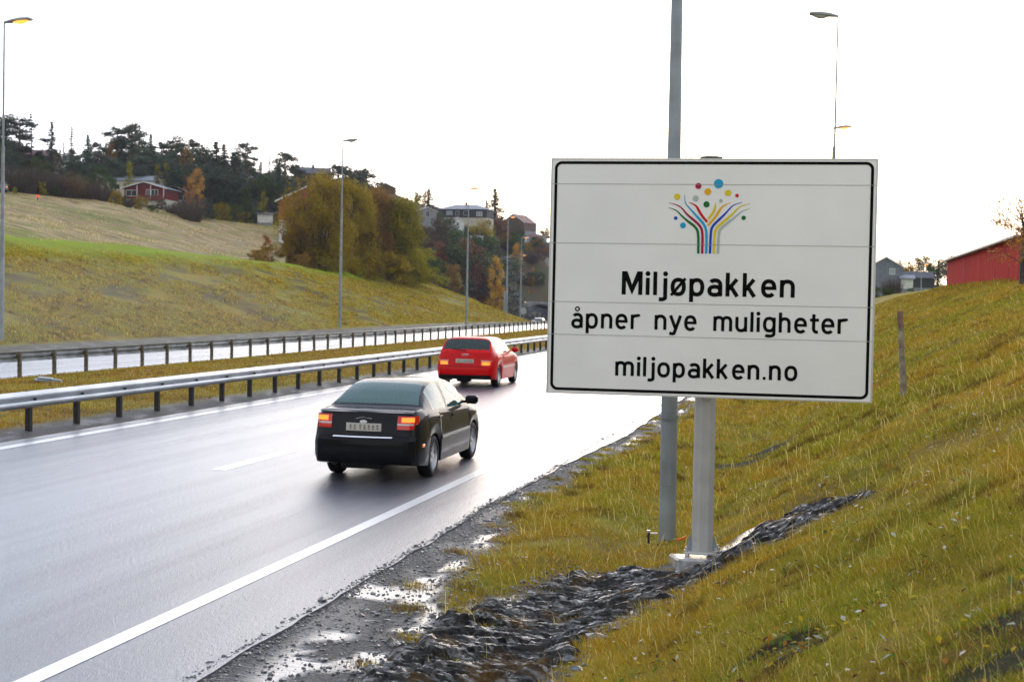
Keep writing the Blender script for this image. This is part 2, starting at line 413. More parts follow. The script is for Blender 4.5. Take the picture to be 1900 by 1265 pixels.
# ------------------------------------------------------------------ ground
def ticks(*seg):
    o = []
    for a, b, st in seg: o += list(np.arange(a, b-1e-6, st))
    o.append(seg[-1][1]); return np.array(o)
ut = ticks((-1600, -400, 150), (-400, -200, 20), (-200, -60, 3.5), (-60, -36.2, 1.2), (-36.2, -33.2, .4), (-33.2, -24.4, 2.2), (-24.4, -23.6, .2), (-23.6, -14.6, .6), (-14.6, -13.6, .2), (-13.6, -4.4, 2.3),
           (-4.4, 3.0, .075), (3, 9, .25), (9, 24, 1.0), (24, 100, 8), (100, 400, 40), (400, 1600, 200))
s_ = [-400, -200, -100, -50, -25, -12, -6, -3, -1]
s_ += list(np.arange(0, 5, .5)) + list(np.arange(5, 22, .075))
v = 22.0; st = .08
while v < 300: s_.append(v); st = min(st*1.03, 3.0); v += st
s_ += list(np.arange(302, 340, 1.0)) + list(np.arange(340, 520, 6.0)) + list(np.arange(520, 1000, 40)) + [1100, 1300, 1600, 2000, 2600]
stt = np.array(s_)
Ug, Sg = np.meshgrid(ut, stt); Zg = H(Ug, Sg); Xg, Yg = us2xy(Ug, Sg)
nU, nS = len(ut), len(stt)
V = np.stack([Xg, Yg, Zg], -1).reshape(-1, 3)
I, J = np.meshgrid(np.arange(nU-1), np.arange(nS-1)); b0 = (J*nU+I).ravel()
F = np.stack([b0, b0+1, b0+1+nU, b0+nU], -1)
uc = (ut[:-1]+ut[1:])/2; scn = (stt[:-1]+stt[1:])/2
UC, SC = np.meshgrid(uc, scn); UC = UC.ravel(); SC = SC.ravel()
hole = (SC > 312) & (SC < 319.6) & (((abs(UC+29) < 5.6)) | (abs(UC+8.9) < 5.6))
zf_ = V[F][:, :, 2].mean(1)
du_ = np.minimum(abs(UC+29), abs(UC+8.9)); F = F[~(hole & (du_ < 5.3) & (zf_ < -4.2+.9+5.0*np.sqrt(np.maximum(0, 1-(du_/5.6)**2))))]
ground = fastmesh('ground', V, F, M_ground, True); tag(ground, kind='structure')
u_ = Ug.ravel(); s2 = Sg.ravel(); x_ = Xg.ravel(); y_ = Yg.ravel()
edge_n = fbm(u_*.6+3, s2*.7, 31, 3)-.5
ge = -3.35+np.interp(s2, [0, 8, 12.2, 14, 18, 22, 31, 60], [.9, 1.1, .1, -.1, -.42, -.28, 0, .1]) + edge_n*.5
grav = (1-ss(-.12, .12, u_-ge))*(u_ > -14)
grav = np.maximum(grav, ss(-13.7, -14.1, u_)*ss(-15.2, -14.4, u_+edge_n*.6))
grav = np.maximum(grav, ((u_ > -36)&(u_ < -33)).astype(float)*.8)
beyond = np.where(u_ < -54, 1, 0)*ss(-53, -57, u_)*(1-ss(205, 240, s2))
Zc = y_
slopegreen = 1.0*np.exp(-((u_+53.6+ (fbm(s2*.08, s2*0, 3)-.5)*5)/1.1)**2)*(1-ss(150, 200, s2))
slopegreen = np.maximum(slopegreen, .6*np.exp(-((u_+53)/3.0)**2)*(1-ss(205, 230, s2)))
dirx = x_/np.maximum(y_, 1)*FPX+950
tl_Z = np.interp(dirx, [-300, 0, 120, 250, 400, 500, 620], [196, 200, 208, 225, 238, 250, 200])
wood = beyond*ss(0, 6, y_-tl_Z+ (fbm(x_*.1, y_*.1, 2)-.5)*8)*(x_ < 0)
_RC = [(-2.5, 6.5, .6), (-2.5, 9.0, .62), (-2.5, 11.2, .68), (-2.2, 12.6, .70), (-1.6, 13.8, .80), (-1.0, 14.25, .82), (-.4, 14.3, .66), (.1, 14.15, .34), (.44, 13.97, .10)]
for (a0, b0_, r0_), (a1, b1, r1) in zip(_RC[:-1], _RC[1:]):
    dx, dy = a1-a0, b1-b0_; t = np.clip(((u_-a0)*dx+(s2-b0_)*dy)/(dx*dx+dy*dy), 0, 1); grav = np.maximum(grav, ss(-.12, .02, (r0_+(r1-r0_)*t)-np.hypot(u_-a0-dx*t, s2-b0_-dy*t)+(fbm(u_*3, s2*3, 41)-.5)*.5))
for hu, hs_, hr_ in [(-.17, 9.0, .22), (-.05, 8.55, .15), (-1.3, 24.2, .5), (-.9, 25.0, .4), (1.0, 6.5, .28), (1.15, 7.1, .25), (1.35, 7.9, .2)]: wood = np.maximum(wood, 1-ss(hr_*.7, hr_*1.3, np.hypot((u_-hu)/1.5, s2-hs_)))
wood = np.maximum(wood, ss(262, 275, y_)*(x_ < -20)*(u_ < -54))
slopegreen = np.maximum(slopegreen, .7*ss(8.5, 11, u_)*(1-ss(150, 250, s2)))
SLD = lambda u, s: ss(.54, .66, fbm((u+s*.30)*1.3, s*.10+u*.03, 121, 5))*ss(.40, .52, fbm(u*.12, s*.03, 133, 3))*ss(-51.5, -49, u)*ss(-36.5, -38.5, u)*(1-ss(120, 185, s))
scrub = ss(235, 255, s2)*(u_ < -38)*1.0
scrub = np.maximum(scrub, ss(316, 322, s2)*(u_ < 40)); scrub = np.maximum(scrub, .75*SLD(u_, s2))
fieldm = beyond*(1-wood)*(1-scrub)
vcol(ground, 'mask_a', np.stack([grav, fieldm*(1-slopegreen), slopegreen*(1-scrub)], -1))
wetp = ss(.43, .50, fbm(u_*2.2, s2*1.6, 111, 5))*(1-ss(.15, .6, np.hypot((u_+3.25)/.75, (s2-10.3)/2.6)-.5))
wetp = np.maximum(wetp, ss(.56, .62, fbm(u_*2.5, s2*.9, 113, 5))*ss(-4.5, -4.2, u_)*grav*(s2 > 12)*(u_ > -4.6))
vcol(ground, 'mask_b', np.stack([wood*(1-scrub), scrub, wetp], -1))

# ------------------------------------------------------------------ roads
def strip(name, us, s0, s1, dz, m, ds=1.0, kind='structure', holes=None):
    s = np.arange(s0, s1+ds*.5, ds); us = np.asarray(us, float)
    UU, SSg = np.meshgrid(us, s); x, y = us2xy(UU, SSg); z = zroad(SSg)+dz
    n = len(us); Vv = np.stack([x, y, z], -1).reshape(-1, 3)
    I, J = np.meshgrid(np.arange(n-1), np.arange(len(s)-1)); b = (J*n+I).ravel(); Ff = np.stack([b, b+1, b+1+n, b+n], -1)
    o = fastmesh(name, Vv, Ff, m, False)
    uv = o.data.uv_layers.new(name='UVMap'); li = np.zeros(len(o.data.loops), np.int32); o.data.loops.foreach_get('vertex_index', li)
    UVv = np.stack([UU.ravel(), SSg.ravel()], -1)[li]; uv.data.foreach_set('uv', UVv.astype(np.float32).ravel())
    return tag(o, kind=kind)
# near carriageway with a slightly ragged right edge
o = strip('road', list(np.linspace(-13.95, -4.3, 12))+[-4.12, -4.115], -30, 336, 0.0, M_asph, .25)
co = np.zeros(len(o.data.vertices)*3, np.float32); o.data.vertices.foreach_get('co', co); co = co.reshape(-1, 3)
uu, sss = xy2us(co[:, 0], co[:, 1]); e = uu > -4.2
du = (fbm(sss*.8, sss*0, 77, 4)-.5)*.18*e + e*np.interp(sss, [0, 9, 14, 18, 30], [0, .0, 0, -.1, .25])
x, y = us2xy(uu+du, sss); co[:, 0] = x; co[:, 1] = y; co[:, 2] = np.where(uu > -4.1175, co[:, 2]-.07, co[:, 2]); o.data.vertices.foreach_set('co', co.ravel())
strip('road', np.linspace(-33.6, -24.0, 6), -30, 336, 0.0, M_asph, 2.0)
strip('road_marking', [-5.25, -5.08], -30, 330, .004, M_paint)
strip('road_marking', [-13.56, -13.31], -30, 330, .004, M_paint)
strip('road_marking', [-33.0, -32.85], -30, 330, .004, M_paint, 2)
strip('road_marking', [-24.6, -24.45], -30, 330, .004, M_paint, 2)
for k in range(-2, 24):
    s0 = 19.9+k*12.0
    strip('road_marking', [-9.03, -8.79], s0, s0+3.0, .004, M_paint, .5)
    if k > 0: strip('road_marking', [-28.8, -28.68], s0, s0+3.0, .004, M_paint, .5)

# ------------------------------------------------------------------ guard rails
def rail_profile():
    P = [(0, .0), (.012, .02), (.07, .05), (.082, .085), (.07, .12), (.015, .15), (.008, .155), (.015, .16), (.07, .19), (.082, .225), (.07, .26), (.012, .29), (0, .31)]
    return P
def guardrail(ub, face, s0, s1, sp, mpost, mbeam, label, first):
    root = empty('guard_rail', (*us2xy(ub, s0), 0), 0, label, 'guard rail')
    rx, ry = root.location.x, root.location.y
    P = rail_profile(); s = np.arange(s0, s1, 1.0); V = []; F = []
    n = len(P)*2
    for q in s:
        for d_, z in [(d_, z) for d_, z in P]+[(d_-.004, z) for d_, z in P[::-1]]:
            x, y = us2xy(ub+face*(d_+.09), q); V.append((x-rx, y-ry, .48+z+float(zroad(q))))
    for i in range(len(s)-1):
        for k in range(n):
            F.append((i*n+k, i*n+(k+1) % n, (i+1)*n+(k+1) % n, (i+1)*n+k))
    nmesh('beam', V, F, mbeam, root, True)
    proto = None; bolt = None; k = 0; q = first
    while q < s1 and k < 100:
        x, y = us2xy(ub, q); z = float(zroad(q)); rz = road_dir(q)
        if proto is None:
            m = MB(); m.box(-.05, .05, -.045, -.038, -.2, .79); m.box(-.05, -.043, -.038, .045, -.2, .79); m.box(.043, .05, -.038, .045, -.2, .79)
            m.box(min(0, face*.09)+.0, max(0, face*.09), -.04, .04, .56, .70)
            po = m.build('post', mpost, root); proto = po.data
            m = MB(); m.tube([(face*.10, 0, .635), (face*.15, 0, .635)], .028, 8); m.box(face*.13-.004, face*.13+.004, -.05, .05, .60, .67)
            bo = m.build('bolt', M_dark, po); bolt = bo.data
        else:
            po = link(bpy.data.objects.new('post', proto), root)
            if q < 75: link(bpy.data.objects.new('bolt', bolt), po)
        po.location = (x-rx, y-ry, z); po.rotation_euler = (random.uniform(-.01, .01), random.uniform(-.012, .012), rz)
        q += sp; k += 1
    return root
M_beamn = mat('wet_galvanised_beam', (.50, .52, .54), .36, .6, noise=.2, nscale=1.5, bump=.05, bscale=8)
M_beamf = mat('weathered_beam', (.30, .31, .31), .42, .45, noise=.4, nscale=2)
guardrail(-14.45, 1, 6, 190, 1.72, M_postn, M_beamn, 'bright steel guard rail on dark posts along the edge line, nearest to the cars', 8.3)
guardrail(-23.75, -1, 20, 215, 1.98, M_rust, M_beamf, 'duller guard rail with brown posts in front, beyond the grass median', 36.6-1.98*6)

# ------------------------------------------------------------------ street lamps
def lamp(px, Z, topy, side, lit, label, headlen=1.5, base_r=.10, u=None, s=None, tilt=0.0, top_z=None, gap=False):
    x, y, _ = at(px, topy, Z)
    gz = HXY(x, y) if u is None else 0
    if u is not None: x, y = us2xy(u, s); gz = HXY(x, y)
    zt = top_z if top_z else at(px, topy, Z)[2]
    h_ = zt-gz+.3
    rz = road_dir(xy2us(x, y)[1])
    root = empty('street_lamp', (x, y, gz-.3), rz, label, 'street lamp', 'street lamps along the road')
    m = MB(); m.tube([(0, 0, 0), (0, 0, h_*.22)], [base_r, base_r*.97], 14)
    rh_ = 1.72 if u is not None else h_*.22
    m.tube([(0, 0, rh_), (0, 0, rh_+.05)], [base_r*1.12, base_r*1.12], 14)
    m.tube([(0, 0, h_*.225), (0, 0, h_*.62)], [base_r*.93, base_r*.62], 14); m.tube([(0, 0, h_*.62), (0, 0, h_)], [base_r*.48, base_r*.34], 12)
    m.build('pole', M_pole, root, True)
    sg = side
    L = headlen
    m = MB()
    secs = [(0, .07, .07), (.12, .10, .08), (.3*L, .19, .12), (.62*L, .25, .14), (.95*L, .22, .09), (L, .16, .05)]
    Vv = []; Ff = []
    for xx, w, t in secs:
        z0 = xx*.10
        for yy, zz in ((-w, 0), (-w*.9, t*.6), (-w*.4, t), (w*.4, t), (w*.9, t*.6), (w, 0), (w*.8, -.03), (-w*.8, -.03)):
            Vv.append((sg*xx, yy, h_+z0+zz-.02))
    for i in range(len(secs)-1):
        for k in range(8): Ff.append((i*8+k, i*8+(k+1) % 8, (i+1)*8+(k+1) % 8, (i+1)*8+k))
    Ff.append(tuple(range(8))); Ff.append(tuple(40+k for k in range(8)))
    m.add(Vv, Ff); hd = m.build('lamp_head', M_lampoff, root, True)
    m = MB(); Vv = []; Ff = []
    a0 = .35*L
    for i in range(7):
        t = i/6; xx = a0+t*(L*.9-a0); w = .20*math.sin(PI*(.12+.76*t))
        for k in range(7):
            an = PI*k/6; Vv.append((sg*xx, -w*math.cos(an), h_+xx*.10-.05-.13*math.sin(an)*math.sin(PI*(.08+.84*t))))
    for i in range(6):
        for k in range(6): Ff.append((i*7+k, i*7+k+1, i*7+k+8, i*7+k+7))
    m.add(Vv, Ff); m.build('lens', M_lampon if lit else M_lamplens, hd, True)
    return root
lamp(8, 65, 42, 1, True, 'tall street lamp with glowing orange head at the left edge of the photo', 1.35, .11)
lamp(636, 112, 262, 1, False, 'unlit street lamp rising in front of the big olive bushes', 1.2, .13)
lamp(870, 152, 351, 1, True, 'street lamp whose pole rises just left of the gold tree, head faintly orange', 1.1, .13)
lamp(943, 205, 403, 1, True, 'street lamp with bright orange head in front of the orange red tree', 1.1, .16)
lamp(968, 270, 441, 1, True, 'lit street lamp in front of the white house above the tunnel', 1.4, .19)
lamp(957, 330, 491, 1, True, 'low thin lit street lamp between the two taller lamps by the tunnel', 1.5, .13)
lamp(938, 345, 501, 1, True, 'small lit street lamp half hidden behind a taller pole, left of the tunnel', 1.5, .10)
lamp(966, 345, 474, 1, True, 'small lit street lamp directly below the parked cars at the tunnel', 1.5, .10)
cl = lamp(1243, 16.6, 0, -1, False, 'grey street lamp post rising behind the large white sign, its head out of frame', 1.3, .098, u=-1.75, s=16.5, top_z=11.5); cl.rotation_euler = (0, -.005, cl.rotation_euler[2])
m = MB(); m.box(-.05, .05, -.104, -.092, .95, 1.25, .004); m.tube([(0, -.112, 1.02), (0, -.099, 1.02)], .016, 8); m.build('hatch', M_pole, cl)
lamp(1555, 58, 30, -1, False, 'unlit grey street lamp standing tall behind the right part of the sign', 1.15, .09)
lamp(1546, 96, 238, 1, True, 'farther street lamp with faint orange head low beside the tall pole behind the sign', 1.2, .09)
# amber lamp at the grey house
lamp(1710, 150, 490, 1, True, 'small lit amber lamp between the grey house and the red barn', .8, .08)

# ------------------------------------------------------------------ sign
SC_, SY = np.array([1.9761, 14.4, 2.9061]), -.1802
sa = Vector((math.cos(SY), math.sin(SY), 0)); snr = Vector((math.sin(SY), -math.cos(SY), 0))
sup = (Vector((0, 0, 1))-.0086*snr).normalized()
snrm = sa.cross(sup).normalized()      # towards camera
SW, SH = 3.2508, 2.3931
gx, gy = 1.9761-snr.x*.2, 14.4-snr.y*.2
gzs = HXY(gx, gy)
signr = empty('road_sign', (gx, gy, 0), 0, 'large white information board with coloured tree emblem and three lines of black writing', 'road sign')
def sp3(x, y, d): return Vector(SC_)-Vector((gx, gy, 0)) + sa*x + sup*y + snrm*d
M_sign = mat('sign_white', (.86, .84, .805), .32, spec=.3, noise=.05, nscale=1.2)
M_black = mat('sign_black', (.003, .003, .003), .5, spec=.06)
M_seam = mat('sign_seam', (.33, .33, .30), .5)
M_alu = mat('sign_aluminium', (.55, .54, .52), .35, .6)
seams = [.9445, .339, -.264, -.6005]
ys = [SH/2]+seams+[-SH/2]
m = MB()
for i in range(5):
    y1 = ys[i]-(.0008 if i else 0); y0 = ys[i+1]+(.0008 if i < 4 else 0)
    V8 = [sp3(x, y, d) for x in (-SW/2, SW/2) for y in (y0, y1) for d in (-.025, 0)]
    m.add(V8, [(0, 1, 3, 2), (4, 6, 7, 5), (0, 4, 5, 1), (2, 3, 7, 6), (0, 2, 6, 4), (1, 5, 7, 3)])
m.build('panel', M_sign, signr)
m = MB()
for y in seams:
    m.add([sp3(-SW/2+.003, y-.0022, .0052), sp3(SW/2-.003, y-.0022, .0052), sp3(SW/2-.003, y+.0022, .0052), sp3(-SW/2+.003, y+.0022, .0052)], [(0, 1, 2, 3)])
m.build('seam', M_seam, signr)
# frame profile
m = MB()
for (x0, x1, y0, y1) in ((-SW/2-.012, -SW/2+.006, -SH/2-.012, SH/2+.012), (SW/2-.006, SW/2+.012, -SH/2-.012, SH/2+.012), (-SW/2+.006, SW/2-.006, SH/2-.002, SH/2+.012), (-SW/2+.006, SW/2-.006, -SH/2-.012, -SH/2+.002)):
    V8 = [sp3(x, y, d) for x in (x0, x1) for y in (y0, y1) for d in (-.05, .004)]
    m.add(V8, [(0, 1, 3, 2), (4, 6, 7, 5), (0, 4, 5, 1), (2, 3, 7, 6), (0, 2, 6, 4), (1, 5, 7, 3)])
for y in (.8, 0, -.8):
    V8 = [sp3(x, yy, d) for x in (-SW/2+.1, SW/2-.1) for yy in (y-.04, y+.04) for d in (-.09, -.027)]
    m.add(V8, [(0, 1, 3, 2), (4, 6, 7, 5), (0, 4, 5, 1), (2, 3, 7, 6), (0, 2, 6, 4), (1, 5, 7, 3)])
m.build('frame', M_alu, signr)
# border
def rrect(hx, hy, r, n=8):
    P = []
    for cx, cy, a0 in ((hx-r, hy-r, 0), (-hx+r, hy-r, 90), (-hx+r, -hy+r, 180), (hx-r, -hy+r, 270)):
        for k in range(n+1):
            an = math.radians(a0+90*k/n); P.append((cx+r*math.cos(an), cy+r*math.sin(an)))
    return P
Po = rrect(1.597, 1.176, .075); Pi = rrect(1.568, 1.147, .048)
Vv = [sp3(x, y, .003) for x, y in Po+Pi]; n = len(Po)
nmesh('border', Vv, [(i, (i+1) % n, n+(i+1) % n, n+i) for i in range(n)], M_black, signr)
def ribbon(m, pts, w, d=.003, taper=None, rnd=False):
    P = [np.array(p, float) for p in pts]; P = [P[0]]+[b_ for a_, b_ in zip(P[:-1], P[1:]) if np.linalg.norm(b_-a_) > 1e-5]; L = []
    n = len(P)
    for i in range(n):
        t0 = P[i]-P[i-1] if i else P[1]-P[0]; t1 = P[i+1]-P[i] if i < n-1 else P[-1]-P[-2]
        t0 = t0/np.linalg.norm(t0); t1 = t1/np.linalg.norm(t1); b = t0+t1; b = b/np.linalg.norm(b); nn = np.array([-b[1], b[0]])
        c_ = max(.35, float(b@t0)); ww = (w if taper is None else w*taper[i])/2/c_
        L += [P[i]+nn*ww, P[i]-nn*ww]
    m.add([sp3(q[0], q[1], d) for q in L], [(2*i, 2*i+1, 2*i+3, 2*i+2) for i in range(n-1)])
def disc(m, x, y, r, d=.003, n=28):
    m.add([sp3(x+r*math.cos(2*PI*k/n), y+r*math.sin(2*PI*k/n), d) for k in range(n)], [tuple(range(n))])
def arc(cx, cy, rx, ry, a0, a1, n=14, e=2.0):
    o = []
    for k in range(n+1):
        an = math.radians(a0+(a1-a0)*k/n); c_, s_2 = math.cos(an), math.sin(an)
        if e != 2.0: c_ = math.copysign(abs(c_)**(2/e), c_); s_2 = math.copysign(abs(s_2)**(2/e), s_2)
        o.append((cx+rx*c_, cy+ry*s_2))
    return o
def glyph(m, g_, l, r, b, X, A_, t):
    L, R = l+t/2, r-t/2; C_ = (L+R)/2; rx = (R-L)/2; E_ = 2.35
    def rb(p, w=t): ribbon(m, [(q[0], q[1]+b) for q in p], w, DZ)
    D = X*.36; rd = t*.62
    ytop = X-t/2+.006; ybot = t/2-.006
    ry = (ytop-ybot)/2; cy = (ytop+ybot)/2; ra = min(ry*.85, rx*1.15)
    if g_ == 'M':
        tm = t*1.05
        rb([(l+tm/2, 0), (l+tm/2, A_)], tm); rb([(r-tm/2, 0), (r-tm/2, A_)], tm)
        mx = (l+r)/2; V4 = [(l, A_), (l+tm*1.25, A_), (mx, A_*.42), (mx, 0)]
        m.add([sp3(x, y+b, DZ) for x, y in [(l+.001, A_), (l+tm*1.3, A_), (mx, A_*.43), (mx, A_*.0+.0), (l+tm, A_*.60)]], [(0, 1, 2, 3, 4)])
        m.add([sp3(x, y+b, DZ) for x, y in [(r-.001, A_), (r-tm*1.3, A_), (mx, A_*.43), (mx, A_*.0+.0), (r-tm, A_*.60)]], [(0, 1, 2, 3, 4)])
    if g_ in 'ilj':
        c_ = C_ if g_ != 'j' else R
        if g_ == 'i': rb([(c_, 0), (c_, X)]); disc(m, c_, b+A_-rd+.004, rd, DZ)
        if g_ == 'l': rb([(c_, 0), (c_, A_)])
        if g_ == 'j':
            h2 = (R-l)*.95; rb([(R, X), (R, -D*.35)]+arc(R-h2*.62, -D*.35, h2*.62, D*.65-t/2, 0, -80, 8)+[(l+.004, -D+t*.55)]); disc(m, R, b+A_-rd+.004, rd, DZ)
    if g_ in 'nhmu':
        if g_ == 'n' or g_ == 'h': rb([(L, 0), (L, A_ if g_ == 'h' else X)]); rb(arc(C_, ytop-ra, rx, ra, 165, 0, 14, E_)+[(R, 0)])
        if g_ == 'u': rb([(R, 0), (R, X)]); rb(arc(C_, ybot+ra, rx, ra, -15, -180, 14, E_)+[(L, X)])
        if g_ == 'm':
            rb([(L, 0), (L, X)]); r2 = rx/2
            for cc in (L+r2, R-r2): rb(arc(cc, ytop-ra*.8, r2, ra*.8, 165, 0, 14, E_)+[(cc+r2, 0)])
    if g_ in 'oø':
        q = arc(C_, cy, rx, ry, 0, 362, 40, E_); rb(q)
        if g_ == 'ø': rb([(l+t*.12, .0), (r-t*.12, X)], t*.72)
    if g_ == 'p': rb([(L, -D), (L, X)]); rb(arc(C_, cy, rx, ry, 0, 362, 40, E_))
    if g_ == 'e':
        rb(arc(C_, cy, rx, ry, 8, 318, 34, E_)); rb([(L, cy+.003), (R+t/2, cy+.003)], t*.85)
    if g_ in 'aå':
        rb([(R, 0), (R, X*.62)]); rb(arc(C_, ytop-ry*.75, rx, ry*.75, 0, 142, 14, E_))
        rb(arc(C_-t*.05, ybot+X*.235, rx, X*.235, 0, 362, 34, E_))
        if g_ == 'å':
            rr = t*.62; ribbon(m, arc(C_, b+A_-.006, rr, rr, 0, 370, 20), t*.42, DZ)
    if g_ == 'k':
        rb([(L, 0), (L, A_)])
        P1, P2, P3 = (L, X*.36), (R-t*.35, X), (R-t*.2, 0)
        rb([P1, P2], t*.95); f_ = .34; q = (P1[0]+(P2[0]-P1[0])*f_, P1[1]+(P2[1]-P1[1])*f_); rb([q, P3], t*.98)
        # trim to the lines
    if g_ == 'r': rb([(L, 0), (L, X)]); rb(arc(L+(r-L)*.8, ytop-ra, (r-L)*.8, ra, 165, 82, 10, E_)+[(r-.002, ytop-.008)])
    if g_ == 't':
        c_ = l+(r-l)*.42; rb([(c_, X*1.28), (c_, X*.3)]+arc(c_+(r-c_)*.6, X*.3, (r-c_)*.6, X*.3-t/2+.004, 180, 262, 8)+[(r-.008, t*.5)]); rb([(l, X-t/2), (r, X-t/2)], t*.9)
    if g_ == 'y':
        mx = (L+R)/2; rb([(L+t*.0, X), (mx+t*.05, X*.10)], t); dx = (R-mx)/X
        rb([(R, X), (mx-dx*D*.28, -D*.28), (mx-dx*D*.7, -D*.66), (mx-dx*D*1.2, -D+t*.5), (l+t*.2, -D+t*.62)], t)
    if g_ == 'g':
        rb([(R, X), (R, -D*.25)]+arc(C_, -D*.25, rx, D*.75-t/2+.0, 0, -140, 14, E_)); rb(arc(C_, cy+t*.1, rx, ry*.98, 0, 362, 36, E_))
    if g_ == '.': disc(m, (l+r)/2, b+(r-l)/2, (r-l)/2, DZ)
DZ = .003
T1 = [('M', -0.8791, -0.6681), ('i', -0.6349, -0.594), ('l', -0.5576, -0.5201), ('j', -0.5024, -0.4154), ('ø', -0.3813, -0.2277), ('p', -0.1927, -0.042), ('a', -0.0084, 0.1384), ('k', 0.1709, 0.317), ('k', 0.3408, 0.4863), ('e', 0.5239, 0.6752), ('n', 0.7094, 0.8568)]
T2 = [('å', -1.3899, -1.2717), ('p', -1.2413, -1.1168), ('n', -1.0844, -0.967), ('e', -0.9358, -0.8111), ('r', -0.78, -0.6968), ('n', -0.5363, -0.4151), ('y', -0.3909, -0.258), ('e', -0.2361, -0.1113), ('m', 0.0574, 0.2463), ('u', 0.2766, 0.3954), ('l', 0.4256, 0.458), ('i', 0.487, 0.5214), ('g', 0.5515, 0.6771), ('h', 0.707, 0.8246), ('e', 0.8587, 0.9844), ('t', 1.013, 1.1011), ('e', 1.1255, 1.2523), ('r', 1.2829, 1.3704)]
T3 = [('m', -0.9267, -0.7353), ('i', -0.7042, -0.6709), ('l', -0.641, -0.6111), ('j', -0.5967, -0.5226), ('o', -0.4972, -0.3683), ('p', -0.3397, -0.2168), ('a', -0.1861, -0.0636), ('k', -0.0363, 0.0879), ('k', 0.1018, 0.2256), ('e', 0.2559, 0.3803), ('n', 0.4105, 0.528), ('.', 0.5602, 0.5925), ('n', 0.6225, 0.7404), ('o', 0.7747, 0.9028)]
for T, b, X, A_, t in ((T1, -.180, .174, .238, .0400), (T2, -.531, .148, .200, .0318), (T3, -1.010, .144, .198, .0325)):
    m = MB()
    for g_, l, r in T: glyph(m, g_, l, r, b, X, A_, t)
    nmesh('lettering', m.V, m.F, M_black, signr)
CC = dict(green=(.0, .13, .015), crimson=(.36, .0, .045), cyan=(.0, .33, .58), red=(.55, .0, .0), yellow=(.72, .55, .0), yellow_s=(.72, .55, .0), orange=(.80, .40, .0), blue=(.0, .04, .45), grey=(.42, .47, .43))
SM = {k: mat('emblem_'+k, v, .35) for k, v in CC.items()}
STK = {
'green': [(-0.111, 0.2574), (-0.114, 0.4611), (-0.1455, 0.5176), (-0.2319, 0.5784), (-0.2898, 0.63), (-0.3287, 0.6724), (-0.3719, 0.6958), (-0.4224, 0.7077)],
'crimson': [(-0.0715, 0.258), (-0.0719, 0.4711), (-0.0987, 0.5276), (-0.1661, 0.5885), (-0.2334, 0.64), (-0.2773, 0.6965), (-0.3158, 0.7275), (-0.3683, 0.7461), (-0.4208, 0.759)],
'cyan': [(-0.032, 0.2585), (-0.0317, 0.481), (-0.0615, 0.5469), (-0.1291, 0.6173), (-0.1969, 0.6925), (-0.2453, 0.7442), (-0.2583, 0.7726), (-0.2608, 0.8389)],
'red': [(-0.034, 0.5737), (-0.0823, 0.6272), (-0.1166, 0.6837), (-0.1363, 0.7214), (-0.1747, 0.7486), (-0.2222, 0.7653)],
'yellow_s': [(-0.0112, 0.6061), (0.0251, 0.6565), (0.0456, 0.6992), (0.0506, 0.7654)],
'orange': [(-0.0143, 0.5398), (0.0587, 0.6237), (0.0856, 0.6759), (0.1126, 0.7186), (0.1495, 0.7425), (0.2031, 0.7646)],
'blue': [(0.0065, 0.259), (0.0089, 0.472), (0.0236, 0.5241), (0.0785, 0.5814), (0.1516, 0.6529), (0.197, 0.7099), (0.2335, 0.7432), (0.3186, 0.7702)],
'yellow': [(0.045, 0.2596), (0.046, 0.4535), (0.0661, 0.5104), (0.1349, 0.5725), (0.2173, 0.6441), (0.2718, 0.7058), (0.3084, 0.7325), (0.4007, 0.7605)],
'grey': [(0.0863, 0.2601), (0.0888, 0.4634), (0.1085, 0.5014), (0.1726, 0.5587), (0.246, 0.616), (0.3006, 0.6683), (0.3466, 0.6923), (0.3974, 0.7068)]}
def chaikin(P, it=3):
    P = [np.array(p, float) for p in P]
    for _ in range(it):
        Q = [P[0]]
        for a_, b_ in zip(P[:-1], P[1:]): Q += [a_*.75+b_*.25, a_*.25+b_*.75]
        Q.append(P[-1]); P = Q
    return P
emb = empty('emblem', (0, 0, 0)); emb.parent = signr
i_ = 0
for k, Pp in STK.items():
    Q = chaikin(Pp); L = np.cumsum([0]+[np.linalg.norm(Q[i+1]-Q[i]) for i in range(len(Q)-1)]); L /= L[-1]
    tp = [1.0 if l < .55 else 1-(l-.55)/.45*.84 for l in L]
    m = MB(); ribbon(m, Q, .0255, .003, tp); disc(m, Q[0][0], Q[0][1], .01275, .0032); nmesh('emblem_branch', m.V, m.F, SM[k], emb)
for x, y, r, k in [(-0.1253, 0.9297, 0.031, 'crimson'), (0.076, 0.9534, 0.0468, 'cyan'), (-0.0299, 0.8726, 0.0347, 'orange'), (0.1727, 0.8615, 0.0318, 'yellow'), (0.2621, 0.8348, 0.0177, 'red'), (-0.3369, 0.8195, 0.0312, 'yellow'), (-0.1496, 0.8037, 0.0301, 'grey'), (0.1036, 0.7818, 0.0187, 'grey'), (-0.04, 0.7448, 0.031, 'green'), (-0.3469, 0.6029, 0.018, 'blue'), (-0.2714, 0.5305, 0.0293, 'cyan'), (0.3337, 0.6121, 0.0223, 'green')]:
    m = MB(); disc(m, x, y, r, .0032); nmesh('emblem_dot', m.V, m.F, SM[k], emb)
